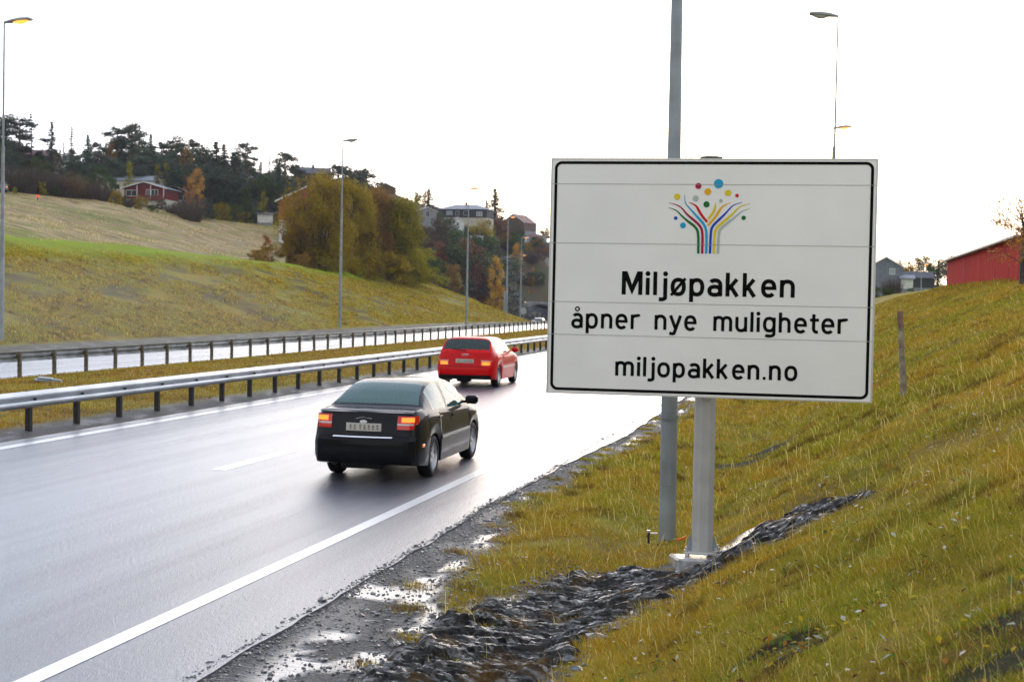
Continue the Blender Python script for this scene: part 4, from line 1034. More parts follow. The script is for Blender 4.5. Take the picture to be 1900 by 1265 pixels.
    for sg in (-1, 1):
        a_, b_ = sg*T['y0'], sg*T['y1']
        tl_ = patch('tail_light', a_, b_, T['z0'], T['z1'], M_red, .012, None, 14, 5)
        for (ya, yb, za, zb_, mt, nm_) in T['sub']:
            patch(nm_, sg*ya, sg*yb, za, zb_, mt, .016, tl_, 6, 3)
    P_ = S['plate']
    pl = patch('licence_plate', -.26, .26, P_-.055, P_+.055, M_plate, .014, None, 8, 2)
    m = MB(); rr_ = random.Random(5)
    for k_ in range(7):
        yc = -.19+k_*.063+(.02 if k_ > 1 else 0)
        for q_ in range(3):
            zz = P_-.028+q_*.026; x_ = surf(yc, zz)-.0165; w_ = rr_.choice([.016, .020, .012]); m.add([(yc-w_, x_, zz-.006), (yc+w_, x_, zz-.006), (yc+w_, x_, zz+.007), (yc-w_, x_, zz+.007)], [(0, 1, 2, 3)])
        m.add([(yc-.012, x_, P_-.03), (yc-.003, x_, P_-.03), (yc-.003, x_, P_+.03), (yc-.012, x_, P_+.03)], [(0, 1, 2, 3)])
    nmesh('plate_number', m.V, m.F, M_plateink, pl)
    if detail: S['extra'](root, patch, surf)
    # wheels
    for ax in (S['ra'], S['fa']):
        for sg in (-1, 1):
            wh = empty('wheel', (sg*(hw-.115), ax, .305)); wh.parent = root
            m = MB(); prof_ = [(-.1, .20), (-.1, .275), (-.085, .297), (-.05, .305), (.05, .305), (.085, .297), (.1, .275), (.1, .20)]
            n = 32; Vv = []; Ff = []
            for k_ in range(n):
                an = 2*PI*k_/n
                for a_, r_ in prof_: Vv.append((a_, r_*math.cos(an), r_*math.sin(an)))
            for k_ in range(n):
                for j in range(8): Ff.append((k_*8+j, k_*8+(j+1) % 8, ((k_+1) % n)*8+(j+1) % 8, ((k_+1) % n)*8+j))
            nmesh('tyre', Vv, Ff, M_tyre, wh, True)
            m = MB(); q_ = sg*.075
            Vv = []; Ff = []
            for k_ in range(n):
                an = 2*PI*k_/n
                for a_, r_ in ((sg*.095, .203), (sg*.098, .192), (sg*.045, .178), (sg*.02, .17)): Vv.append((a_, r_*math.cos(an), r_*math.sin(an)))
            for k_ in range(n):
                for j in range(3): Ff.append((k_*4+j, k_*4+j+1, ((k_+1) % n)*4+j+1, ((k_+1) % n)*4+j))
            m.add(Vv, Ff); m.tube([(sg*.02, 0, 0), (sg*.085, 0, 0)], [.05, .04], 12)
            for k_ in range(S.get('spokes', 6)):
                an = 2*PI*k_/S.get('spokes', 6); ca_, sn_ = math.cos(an), math.sin(an)
                m.add([(sg*.075, ca_*.03-sn_*w_, sn_*.03+ca_*w_) for w_ in (-.03, .03)]+[(sg*.07, ca_*.19-sn_*w_, sn_*.19+ca_*w_) for w_ in (.024, -.024)], [(0, 1, 2, 3)])
            m.build('rim', M_rim, wh, False)
            m = MB(); m.tube([(-sg*.09, 0, 0), (sg*.018, 0, 0)], [.19, .175], 20); m.build('brake_drum', M_dark, wh)
    # inner well and floor, seats
    m = MB(); m.box(-hw*.66, hw*.66, .25, Lc-.25, .24, .46); m.build('floor', M_blkp, root)
    zs = S['belt'][3][1]
    for yy in (S['seat'], S['seat']+1.0):
        for xx in (-.38, .38):
            m = MB(); m.box(xx-.22, xx+.22, yy, yy+.14, .45, zs+.06, .04); m.box(xx-.22, xx+.22, yy+.1, yy+.55, .42, .58, .04); m.box(xx-.12, xx+.12, yy+.02, yy+.11, zs+.09, zs+.25, .03); m.build('seat', M_int, root)
    # mirrors
    for sg in (-1, 1):
        mm_ = MB(); yy = S['mirror']; mm_.box(sg*(hw+.08)-.10, sg*(hw+.08)+.10, yy-.05, yy+.07, zs+.02, zs+.155, .035); mm_.box(min(sg*(hw-.10), sg*(hw)), max(sg*(hw-.1), sg*hw), yy-.0, yy+.05, zs+.03, zs+.07)
        mm_.build('door_mirror', S['mirrormat'], root, True)
    # door seams, handles, rub strip on both sides
    def sidey(y_, z_):
        w_ = float(pchip([0, .06, .2, .5, Lc-.9, Lc-.4, Lc-.15, Lc], [.84, .91, .965, 1, 1, .95, .85, .62], np.array([y_]))[0]); be = float(np.interp(y_, X, belt)); bo = float(np.interp(y_, X, bot))
        f_ = (z_-bo)/(be-bo); return hw*w_*float(np.interp(f_, [0, .18, .4, .6, .8, .93, 1], [.985, 1, 1.012, 1.008, .99, .965, .945]))
    for sg in (-1, 1):
        for y_ in S['seams']:
            m = MB(); zz = np.linspace(.26, float(np.interp(y_, X, belt))-.005, 9)
            zz = [z for z in zz if z > float(np.interp(y_, X, bot))+.01]
            Vv = [(sg*(sidey(y_, z)+.003), y_+d_, z) for z in zz for d_ in (-.005, .005)]
            m.add(Vv, [(2*i, 2*i+1, 2*i+3, 2*i+2) for i in range(len(zz)-1)]); nmesh('door_seam', m.V, m.F, M_blkp, root)
        y0, y1, z0, dz_, mt = S['strip']; yy = np.linspace(y0, y1, 24)
        Vv = [(sg*(sidey(y_, z0+d_)+e_), y_, z0+d_) for y_ in yy for d_, e_ in ((-dz_, 0), (-dz_*.8, .014), (dz_*.8, .014), (dz_, 0))]
        nmesh('side_moulding', Vv, [(4*i+j, 4*i+j+1, 4*i+j+5, 4*i+j+4) for i in range(23) for j in range(3)], mt, root)
        for y_ in S['handles']:
            m = MB(); z_ = float(np.interp(y_, X, belt))-.085; s_y = sidey(y_, z_); a_, b_ = sorted((sg*(s_y-.01), sg*(s_y+.025))); m.box(a_, b_, y_-.09, y_+.09, z_-.014, z_+.014, .008); m.build('door_handle', S['handlemat'], root)
    return root
PB = paint('black_car_paint', (.003, .003, .006), .5, .42); PR = paint('red_car_paint', (.60, .0, .002), .4, .3, (.03, .02, .02)); PWh = paint('white_car_paint', (.7, .7, .7), .35, .8)
PG = paint('grey_car_paint', (.14, .15, .16), .3, .8)
def sedan_extra(root, patch, surf):
    bmp = patch('rear_bumper', -.75, .75, .34, .655, M_blkp_b, .045, None, 20, 6)
    patch('chrome_strip', -.44, .44, .648, .664, M_chrome, .055, bmp, 10, 1)
    patch('tailgate_seam', -.50, .50, .668, .674, M_blkp, .012, None, 10, 1)
    m = MB()
    for (y0, y1, z0, z1, z2) in ((-.12, 0, .905, .918, .925), (0, .12, .925, .918, .905)):
        x_ = surf(0, .91)-.02; m.add([(y0, x_+.004, z0), (y1, x_+.004, z2), (y1, x_, z2+.014), (y0, x_, z0+.006)], [(0, 1, 2, 3)])
    m.build('trunk_chevron', M_chrome, root)
    m = MB(); n = 20; x_ = surf(0, .86)-.022; m.add([(.055*math.cos(2*PI*k/n), x_, .868+.024*math.sin(2*PI*k/n)) for k in range(n)], [tuple(range(n))]); nmesh('oval_badge', m.V, m.F, M_chrome, root)
    for sg in (-1, 1):
        m = MB(); a_, b_ = sorted((sg*.788, sg*.818)); m.box(a_, b_, .27, .38, .50, .545, .006); m.build('side_marker', M_amber, root)
    m = MB(); m.tube([(-.45, .05, .26), (-.45, .3, .27)], .032, 12); m.build('exhaust', M_dark, root)
    m = MB(); m.box(-.30, .30, .02, .2, .19, .30, .03); m.build('rear_silencer', M_blkp, root)
M_blkp_b = paint('black_bumper', (.006, .006, .009), .45, .25)
sed = dict(L=4.40, W=1.62, ra=.98, fa=3.53, paint=PB, mirrormat=PB, handlemat=PB, seat=1.35, mirror=2.95,
    roof=[(0, 1.0), (.10, 1.025), (.30, 1.035), (.50, 1.045), (.72, 1.14), (1.0, 1.285), (1.28, 1.375), (1.6, 1.405), (2.1, 1.41), (2.55, 1.38), (2.8, 1.31), (3.1, 1.14), (3.38, .985), (3.6, .945), (4.1, .85), (4.48, .70)],
    belt=[(0, .965), (.5, .975), (1.1, .965), (2.0, .935), (3.0, .91), (3.5, .875), (4.1, .78), (4.48, .64)],
    roofw=[(0, .70), (.5, .70), (.8, .64), (1.2, .575), (2.0, .57), (2.6, .575), (3.0, .64), (3.4, .70), (4.48, .60)],
    rear=[(.2, .07), (.3, .03), (.45, 0), (.62, .01), (.68, .07), (.80, .08), (.95, .11), (1.05, .15), (1.5, .15)],
    side_glass=[(1.02, 1.83), (1.93, 2.92)], rear_glass=(.60, 1.24), windshield=(2.62, 3.33),
    tail=dict(y0=.49, y1=.76, z0=.765, z1=.955, sub=[(.55, .72, .87, .935, M_redlit, 'tail_bulb'), (.49, .75, .825, .85, M_clear, 'reversing_lens')]),
    plate=.79, extra=sedan_extra, seams=[1.12, 1.95, 3.0], handles=[1.28, 2.12], strip=(1.36, 3.14, .56, .022, mat('satin_side_strip', (.25, .25, .27), .25, .6)), spokes=5)
def hatch_extra(root, patch, surf):
    patch('rear_bumper', -.80, .80, .36, .60, PR, .035, None, 20, 5)
    patch('lower_bumper', -.76, .76, .24, .355, M_blkp, .03, None, 16, 3)
    m = MB(); x_ = surf(0, .93)-.02
    for k in range(4):
        c_ = -.075+k*.05; n = 16
        for j in range(n):
            a0, a1 = 2*PI*j/n, 2*PI*(j+1)/n
            m.add([(c_+.034*math.cos(a0), x_, .925+.034*math.sin(a0)), (c_+.034*math.cos(a1), x_, .925+.034*math.sin(a1)), (c_+.027*math.cos(a1), x_-.001*k, .925+.027*math.sin(a1)), (c_+.027*math.cos(a0), x_-.001*k, .925+.027*math.sin(a0))], [(0, 1, 2, 3)])
    nmesh('ring_badge', m.V, m.F, M_chrome, root)
    m = MB(); m.tube([(.0, .085, 1.045), (-.05, .06, 1.05), (-.42, .12, 1.09)], [.018, .014, .008], 6); m.build('rear_wiper', M_blkp, root)
    patch('tailgate_seam', -.52, .52, .605, .611, M_blkp, .010, None, 10, 1)
    m = MB(); m.tube([(-.40, .03, .23), (-.40, .3, .25)], .03, 12); m.build('exhaust', M_dark, root)
    m = MB(); m.box(-.25, .15, .05, .3, .16, .28, .03); m.build('rear_silencer', M_blkp, root)
M_cg2 = glassmat('dark_car_glass', (.42, .58, .58), .93)
hat = dict(glass=M_cg2, L=4.15, W=1.735, ra=.76, fa=3.27, paint=PR, mirrormat=PR, handlemat=PR, seat=1.05, mirror=2.60,
    roof=[(0, 1.0), (.05, 1.08), (.12, 1.22), (.22, 1.35), (.34, 1.405), (.8, 1.425), (1.4, 1.43), (2.0, 1.415), (2.35, 1.36), (2.7, 1.20), (3.05, 1.0), (3.3, .955), (3.8, .86), (4.15, .70)],
    belt=[(0, .965), (.4, .975), (.9, .965), (1.6, .935), (2.7, .915), (3.2, .88), (3.8, .78), (4.15, .64)],
    roofw=[(0, .73), (.15, .70), (.35, .61), (.8, .575), (1.6, .57), (2.2, .575), (2.7, .64), (3.1, .70), (4.15, .60)],
    rear=[(.2, .07), (.3, .03), (.45, 0), (.60, .01), (.66, .05), (.80, .055), (1.0, .09), (1.2, .19), (1.4, .30), (1.5, .30)],
    side_glass=[(.62, 1.22), (1.32, 2.52)], rear_glass=(.03, .27), windshield=(2.28, 2.98),
    tail=dict(y0=.46, y1=.81, z0=.63, z1=.80, sub=[(.50, .73, .645, .735, M_redlit, 'tail_bulb'), (.47, .78, .75, .775, M_clear, 'reversing_lens')]),
    plate=.755, extra=hatch_extra, seams=[1.27, 2.66], handles=[1.45], strip=(1.15, 2.9, .55, .02, mat('pale_side_strip', (.5, .3, .3), .3, .3)), spokes=7)
def place_car(fn, uc_, s_axle, spec, **kw):
    rz = road_dir(s_axle)+.02; x, y = us2xy(uc_, s_axle); fx, fy = -math.sin(rz), math.cos(rz)
    return car(fn, (float(x)-fx*spec['ra'], float(y)-fy*spec['ra'], 0.0), rz, kw['label'], spec, kw.get('group'), kw.get('detail', True))
place_car('parked_car' if False else 'sedan_car', -6.47, 20.35, sed, label='black four door sedan with lit tail lamps driving in the right lane, nearest car')
hc_ = place_car('hatchback_car', -10.6, 42.0, hat, label='bright red hatchback driving ahead of the black sedan near the guard rail'); hc_.scale = (1.05, 1.05, 1.05)
def distant(px, Z, pyb, rz, paintm, label, base='hatchback_car', lit=False, scl=1.0):
    sp_ = dict(hat); sp_['paint'] = paintm; sp_['mirrormat'] = paintm; sp_['handlemat'] = paintm
    x, y, z = at(px, pyb, Z)
    c_ = car(base, (x, y, z), rz, label, sp_, None, False); c_.scale = (scl,)*3; return c_
xq, yq = us2xy(-29.5, 200); distant(1002, 215, 607, road_dir(200)+PI, PWh, 'white car mostly hidden by the far guard rail beside the sign edge')
distant(984, 378, 465, .1, PWh, 'pale car with red tail lamps parked in front of the white house above the tunnel', scl=.6)
distant(1003, 378, 466, 1.3, PG, 'grey car parked sideways in front of the white house above the tunnel', scl=.6)
distant(4, 199, 356, .6, PG, 'grey car standing at the top edge of the stubble field by the left edge')

# ------------------------------------------------------------------ tunnel portals
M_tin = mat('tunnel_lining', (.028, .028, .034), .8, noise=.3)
M_port = mat('portal_concrete', (.20, .20, .20), .8, noise=.4, nscale=1)
def portal(uc_, label):
    s0 = 312.0; x, y = us2xy(uc_, s0); rz = road_dir(s0); z0 = float(zroad(s0))
    r = empty('tunnel_portal', (float(x), float(y), z0), rz, label, 'tunnel')
    def archp(R, hgt, n=20):
        return [(R*math.cos(PI*k/n), .8+(hgt-.8)*math.sin(PI*k/n)) for k in range(n+1)]
    A1 = [(5.6, -1)]+archp(5.6, 5.9)+[(-5.6, -1)]; A2 = [(6.1, -1)]+archp(6.1, 6.5)+[(-6.1, -1)]
    Vv = [(x, 0, z) for x, z in A2]+[(x, 0, z) for x, z in A1]+[(x, 9, z) for x, z in A2]; n = len(A1)
    Ff = [(i, i+1, n+i+1, n+i) for i in range(n-1)]+[(i, 2*n+i, 2*n+i+1, i+1) for i in range(n-1)]
    nmesh('portal_ring', Vv, Ff, M_port, r, True)
    m = MB(); Vv = [(x, yy, z) for yy in (0.02, 60) for x, z in A1]
    m.add(Vv, [(i, i+1, n+i+1, n+i) for i in range(n-1)]+[tuple(range(n, 2*n))]); m.build('tunnel_tube', M_tin, r)
    return r
portal(-29, 'dark arched tunnel mouth where the far carriageway disappears, left of the sign')
portal(-8.9, 'second arched tunnel mouth, on the near carriageway, hidden behind the sign')
# round sign by the tunnel
def roundsign(px, Z, pyc, r, label):
    x, y, zc = at(px, pyc, Z); gz = HXY(x, y); rt = empty('round_traffic_sign', (x, y, gz), road_dir(200), label, 'traffic sign')
    m = MB(); m.tube([(0, .04, 0), (0, .04, zc-gz+r)], .05, 8); m.build('sign_pole', M_pole, rt)
    m = MB(); m.tube([(0, -.02, zc-gz), (0, .02, zc-gz)], r, 24); m.build('disc', mat('sign_back_grey', (.38, .39, .40), .5), rt)
roundsign(971, 262, 577, .62, 'grey round traffic sign seen against the tunnel mouth')
# cabinet/gantry post left of tunnel
x, y, z = at(937, 600, 250); gz = HXY(x, y)
rt = empty('gantry_post', (x, y, gz), 0, 'short thick pale post behind the lamp pole, left of the tunnel mouth', 'post'); m = MB(); m.box(-.35, .35, -.3, .3, 0, at(937, 541, 250)[2]-gz, .05); m.box(-.42, .42, -.37, .37, 0, .4); m.build('column', M_pole, rt)

# ------------------------------------------------------------------ houses
def hmat(n, c, rough=.7): return mat(n, c, rough, noise=.18, nscale=1.5)
HM = dict(red=hmat('red_boards', (.15, .014, .014)), brick=hmat('brick_red_wall', (.32, .06, .035)), cream=hmat('cream_wall', (.52, .48, .38)), white=hmat('white_wall', (.62, .62, .6)), grey=hmat('grey_wall', (.24, .25, .26)), bluegrey=hmat('blue_grey_boards', (.17, .19, .23)),
    dark=hmat('dark_boards', (.045, .045, .055)), brown=hmat('brown_boards', (.12, .075, .055)), roofg=hmat('grey_roof', (.22, .24, .28), .5), roofd=hmat('dark_roof', (.07, .07, .085), .6), roofr=hmat('red_brown_roof', (.17, .075, .065), .6), trim=hmat('white_trim', (.66, .65, .62), .5),
    win=mat('window_glass', (.03, .035, .04), .08), winl=mat('bright_window_glass', (.30, .34, .38), .06))
def house(name, px, Z, ybase, w, d, hw_, hr, rz, wall, roof, label, cat='house', wins=(), lower=None, chim=False, gable='front', over=.4, sides=(), sc_=1.0):
    """gable front: ridge runs along depth (+Y local); gable side: ridge along X"""
    x, y, zb = at(px, ybase, Z); g_ = HXY(x, y); r = empty(name, (x, y, zb), rz, label, cat)
    r.scale = (sc_,)*3; dn = min((g_-zb)/sc_-1.0, -.5)
    lo = lower[1] if lower else 0
    m = MB()
    if gable == 'front': poly = [(-w/2, lo), (w/2, lo), (w/2, hw_), (0, hw_+hr), (-w/2, hw_)]; m.prism(poly, 0, d)
    elif gable == 'side': poly = [(0, lo), (d, lo), (d, hw_), (d/2, hw_+hr), (0, hw_)]; m.prism(poly, -w/2, w/2, 'x')
    else: m.box(-w/2, w/2, 0, d, lo, hw_)
    m.build('wall', HM[wall], r)
    m = MB(); e = .03; m.box(-w/2+e, w/2-e, e, d-e, dn, lo if lower else -.0); m.build('foundation', HM[lower[0]] if lower else HM['grey'], r)
    m = MB(); t = .16
    if gable == 'front':
        sl = hr/(w/2); wo = w/2+over; zo = hw_-over*sl
        m.prism([(-wo, zo), (0, hw_+hr), (wo, zo), (wo, zo+t), (0, hw_+hr+t), (-wo, zo+t)], -over, d+over)
    elif gable == 'side':
        sl = hr/(d/2); zo = hw_-over*sl
        m.prism([(-over, zo), (d/2, hw_+hr), (d+over, zo), (d+over, zo+t), (d/2, hw_+hr+t), (-over, zo+t)], -w/2-over, w/2+over, 'x')
    else:   # hipped
        o_ = over; hx = max(.3, w/2-d/2)
        V8 = [(-w/2-o_, -o_, hw_), (w/2+o_, -o_, hw_), (w/2+o_, d+o_, hw_), (-w/2-o_, d+o_, hw_), (-hx, d/2, hw_+hr), (hx, d/2, hw_+hr)]
        m.add(V8, [(0, 1, 5, 4), (1, 2, 5), (2, 3, 4, 5), (3, 0, 4), (0, 3, 2, 1)])
    ro = m.build('roof', HM[roof], r)
    if chim:
        m = MB(); cz = hw_+hr; m.box(-.4, .4, d*.45, d*.45+.6, cz-.6, cz+.9); m.box(-.46, .46, d*.45-.06, d*.45+.66, cz+.9, cz+1.0); m.build('chimney', HM['brick' if chim is True else chim], ro)
    if gable == 'front':
        m = MB(); sl = hr/(w/2); wo = w/2+over; zo = hw_-over*sl
        for sg in (-1, 1):
            m.add([(sg*wo, -over-.02, zo-.08), (0, -over-.02, hw_+hr-.08), (0, -over-.02, hw_+hr+t+.03), (sg*wo, -over-.02, zo+t+.03), (sg*wo, -over+.02, zo-.08), (0, -over+.02, hw_+hr-.08), (0, -over+.02, hw_+hr+t+.03), (sg*wo, -over+.02, zo+t+.03)], [(0, 1, 2, 3), (0, 3, 7, 4), (3, 2, 6, 7), (0, 4, 5, 1), (4, 7, 6, 5)])
        m.build('bargeboard', HM['trim'], ro)
    for wn in wins:
        face, a_, z_, ww, wh = wn[:5]; gm = wn[5] if len(wn) > 5 else 'win'
        if face == 'f': T_ = Matrix.Translation((a_, -.0, z_))
        elif face == 'l': T_ = Matrix.Translation((-w/2, a_, z_)) @ Matrix.Rotation(-PI/2, 4, 'Z')
        else: T_ = Matrix.Translation((w/2, a_, z_)) @ Matrix.Rotation(PI/2, 4, 'Z')
        m = MB(); b_ = .09
        for q_ in ((-ww/2-b_, ww/2+b_, -.07, .02, wh, wh+b_), (-ww/2-b_, ww/2+b_, -.09, .02, -b_, 0), (-ww/2-b_, -ww/2, -.07, .02, 0, wh), (ww/2, ww/2+b_, -.07, .02, 0, wh), (-.03, .03, -.06, .02, 0, wh)): m.box(*q_, M=T_)
        fr_ = m.build('window' if gm != 'door' else 'door', HM['trim'], r)
        m = MB(); m.box(-ww/2, -.03, -.03, .01, 0, wh, M=T_); m.box(.03, ww/2, -.03, .01, 0, wh, M=T_); m.build('pane', HM['win' if gm == 'door' else gm], fr_)
    return r
# red gabled house above the field
rh = house('red_house', 268, 240, 387, 10.2, 9, 3.0+1.9, 1.45, -.12, 'red', 'roofg', 'dark red gabled house with white bargeboards, balcony and pale basement above the field', wins=[('f', .9, 2.5, .9, 2.0, 'door'), ('f', 2.5, 3.2, 1.6, 1.3), ('f', -3.3, 3.0, 2.6, 1.3)], lower=('cream', 2.3), chim=False, over=.7, sc_=.70)
m = MB()
for xx in (-1.7, 1.7, 4.95): m.box(xx-.09, xx+.09, -.66, -.48, 2.3, 5.5)
m.build('balcony_post', HM['trim'], rh)
m = MB(); m.box(-1.8, 5.0, -.7, .0, 2.1, 2.28); m.box(-1.8, 5.0, -.72, -.68, 3.1, 3.2)
for k in range(30): m.box(-1.7+k*.23, -1.58+k*.23, -.7, -.66, 2.28, 3.1)
m.build('balcony', hmat('faded_red_railing', (.20, .055, .05)), rh)
house('long_bungalow', 236, 252, 365, 16, 8, 4.4, 1.4, -.20, 'cream', 'roofg', 'long grey roofed cream house directly behind the red gabled house', gable='side', wins=[('f', -3, 2.0, 1.6, 1.2)], sc_=.65)
house('dark_side_house', 322, 250, 388, 8, 8, 4.3, 1.7, -.05, 'dark', 'roofg', 'dark house with white trim close to the right of the red gabled house', wins=[('f', -1, 2.6, 1.2, 1.2), ('f', 1.6, .8, 1.2, 1.4, 'winl'), ('f', 3.0, 2.2, .8, 1.4)], lower=('white', .9), sc_=.68)
house('hillside_house', 22, 262, 312, 17, 9, 3.0, 1.6, .05, 'roofr', 'roofr', 'house with long dull red roof beneath the pines at the far left', gable='side', wins=[('f', 6, .8, 1.3, 1.2)], sc_=.8)
house('pale_outbuilding', 189, 258, 345, 4.5, 5, 3.2, .6, .0, 'white', 'roofg', 'small pale outbuilding left of the grey roof', gable='side', sc_=.55)
house('bungalow_in_trees', 470, 300, 352, 12, 8, 3.2, 1.5, .15, 'brown', 'roofg', 'grey roofed brown bungalow half hidden among the dark trees', gable='side', wins=[('f', -3, 1.2, 1.4, 1.1), ('f', 1, 1.2, 1.4, 1.1)], sc_=.65)
house('brick_red_house', 583, 225, 418, 12.5, 9, 4.2, 2.9, -.12, 'brick', 'roofr', 'brick red house with white gable trim half hidden behind the large olive bush', wins=[('f', 2, 2.0, 1.4, 1.2)], over=.6, lower=('white', .8), sc_=.92)
m = None
house('white_garage', 492, 242, 413, 3.4, 4, 1.9, .25, .2, 'white', 'roofd', 'low white shed left of the brick red house', gable='side', sc_=.75)
house('hilltop_house', 583, 300, 336, 11, 9, 2.6, 2.2, .25, 'brown', 'roofd', 'hilltop house with dark grey roof above the big olive bushes', gable='side', chim='dark', sc_=.62)
house('brown_roof_house', 716, 300, 360, 8, 9, 2.4, 1.8, .2, 'brown', 'roofr', 'house whose brown roof peeps over the big olive bushes', wins=[], sc_=.52)
house('grey_gable_house', 793, 300, 414, 9, 9, 5.6, 2.0, .35, 'grey', 'roofd', 'pale grey gabled house just right of the big olive bushes', wins=[('f', 0, 3.2, 1.6, 2.4), ('f', 2.4, 1.2, 1, 1.4)], chim='white', sc_=.44)
house('long_dark_house', 858, 345, 410, 19, 10, 4.4, 2.0, -.25, 'dark', 'roofg', 'long dark boarded house under a pale grey hipped roof on the ridge', gable='hip', wins=[('f', -5.2, 2.3, 2.2, 1.4, 'winl'), ('f', -2.0, 2.2, 1.2, 1.4), ('f', 1.4, 2.2, 1.8, 1.5), ('f', 6.6, 1.9, 2.2, 1.6, 'winl')], chim=True, lower=('cream', 1.2), over=.6, sc_=.64)
house('small_white_house', 849, 318, 429, 6.4, 6, 4.6, 1.5, .5, 'white', 'roofr', 'small white gabled house among trees below the long dark house', wins=[('f', 0, 2.6, 1.1, 1.2), ('f', -1.4, .4, 1.2, 1.4)], sc_=.5)
house('low_white_annex', 885, 325, 448, 6.5, 5, 2.6, .4, .1, 'white', 'roofg', 'low pale annex in the trees right of the small white house', gable='side', wins=[('f', 1, .8, 1.5, 1)], sc_=.45)
house('brown_gable_house', 952, 388, 428, 10, 12, 3.4, 3.4, -.45, 'brown', 'roofr', 'brown house with steep gable behind the orange tree on the ridge', sc_=.66)
house('white_ridge_house', 994, 385, 461, 11, 8, 5.4, 1.8, .12, 'white', 'roofr', 'white house with brick coloured roof and three bright windows above the tunnel', gable='hip', wins=[('f', -3.4, 2.6, 1.9, 2.0, 'winl'), ('f', -.2, 2.6, 1.7, 2.0, 'winl'), ('f', 3.2, 2.6, 1.7, 2.0, 'winl')], sc_=.56)
house('garden_shed', 840, 300, 545, 3, 3, 1.6, .5, .3, 'brown', 'roofd', 'low shed buried in the shrubs beneath the ridge houses') if False else None
# right side
house('grey_house', 1643, 150, 536, 6.6, 8, 4.5, 1.9, -.18, 'bluegrey', 'roofg', 'blue grey gabled house with one white framed window right of the sign', wins=[('f', 1.25, 3.0, .95, 1.1, 'winl')], over=.35, sc_=.52)
house('porch_annex', 1683, 149, 536, 2.4, 3, 2.2, .6, -.18, 'white', 'roofg', 'small white porch roof attached at the corner of the grey house', gable='side', sc_=.5)
house('dark_barn', 1706, 165, 534, 8.5, 7, 2.8, 1.6, .05, 'dark', 'roofd', 'low dark barn between the grey house and the red barn', gable='side', sc_=.42)
# red boarded barn
bx0_, by0_, bz0_ = at(1757, 530, 98); bx1_, by1_, bz1_ = at(1893, 523, 61)
rzb = math.atan2(by0_-by1_, bx0_-bx1_)      # long axis from near end to far end
Lb = math.hypot(bx0_-bx1_, by0_-by1_)
zf0 = bz1_; eave_f = at(1757, 486, 98)[2]; eave_n = at(1893, 441, 61)[2]
barn = empty('red_barn', (bx1_, by1_, 0), rzb, 'weathered red board barn with thin pale roof edge on the crest at the right', 'barn')
m = MB(); nbd = 150
k = NT('red_barn_boards')
wv = k.noise(1.0, scale3=(4.0, 1, .12), det=3)
k.l(k.mix(k.rng(k.noise(1.2, scale3=(1.5, 1, .25), det=5), .35, .65), (.50, .004, .003), (.28, .004, .003)), k.b.inputs['Base Color']); k.b.inputs['Roughness'].default_value = .8; k.b.inputs['Specular IOR Level'].default_value = .08
M_barn = k.m
for i in range(nbd):
    x0 = Lb*i/nbd; x1 = Lb*(i+.93)/nbd; f_ = (i+.5)/nbd; e_ = eave_n+(eave_f-eave_n)*f_; jt = random.uniform(0, .012)
    m.box(x0, x1, jt, .03+jt, 2.6, e_)
m.build('board_wall', M_barn, barn)
m = MB(); m.add([(0, -.03, 2.0), (Lb, -.03, 2.0), (Lb, -.03, eave_f-.02), (0, -.03, eave_n-.02), (0, -7, 2.0), (Lb, -7, 2.0), (Lb, -7, eave_f-.02), (0, -7, eave_n-.02)], [(0, 1, 2, 3), (4, 7, 6, 5), (0, 3, 7, 4), (1, 5, 6, 2), (3, 2, 6, 7)])
m.build('wall', M_barn, barn)
m = MB(); o_ = .35
V8 = [(-o_, o_, eave_n), (Lb+o_, o_, eave_f), (Lb+o_, -3.5, eave_f+.15), (-o_, -3.5, eave_n+.15), (Lb+o_, -7-o_, eave_f), (-o_, -7-o_, eave_n)]
V8 += [(x, y, z+.10) for x, y, z in V8]
m.add(V8, [(0, 1, 2, 3), (3, 2, 4, 5), (6, 9, 8, 7), (9, 11, 10, 8), (0, 6, 7, 1), (5, 4, 10, 11), (0, 3, 9, 6), (3, 5, 11, 9), (1, 7, 8, 2), (2, 8, 10, 4)])
m.build('roof', HM['roofg'], barn)

# ------------------------------------------------------------------ vegetation prototypes
def leaves_mesh(name, C, size, flat=0.0, asp=.7, droop=0):
    C = np.asarray(C, float); n = len(C); nr_ = rng.normal(size=(n, 3)); nr_[:, 2] += flat; nr_ /= np.linalg.norm(nr_, axis=1)[:, None]
    t = rng.normal(size=(n, 3)); t[:, 2] -= droop; t -= (t*nr_).sum(1)[:, None]*nr_; t /= np.linalg.norm(t, axis=1)[:, None]; b = np.cross(nr_, t)
    s = size*rng.uniform(.6, 1.4, n)[:, None]
    V = np.stack([C-t*s, C+b*s*asp*.5-t*s*.1, C+t*s, C-b*s*asp*.5+t*s*.1], 1).reshape(-1, 3)
    F = np.arange(n*4).reshape(-1, 4)
    me = bpy.data.meshes.new(name); me.vertices.add(len(V)); me.vertices.foreach_set('co', V.astype(np.float32).ravel()); me.loops.add(F.size); me.loops.foreach_set('vertex_index', F.astype(np.int32).ravel())
    me.polygons.add(n); me.polygons.foreach_set('loop_start', np.arange(0, n*4, 4, dtype=np.int32)); me.polygons.foreach_set('loop_total', np.full(n, 4, np.int32)); me.update(calc_edges=True)
    nv = fbm(C[:, 0]*1.1+C[:, 2]*.6+40, C[:, 1]*1.1+C[:, 2]*.9+40, 7, 3); tint = np.clip(.55*rng.beta(1.3, 1.6, n)+.75*ss(.3, .7, nv)-.12, 0, 1); a_ = me.attributes.new('tint', 'FLOAT', 'POINT'); a_.data.foreach_set('value', np.repeat(tint, 4).astype(np.float32))
    me.materials.append(LM['green']); return me
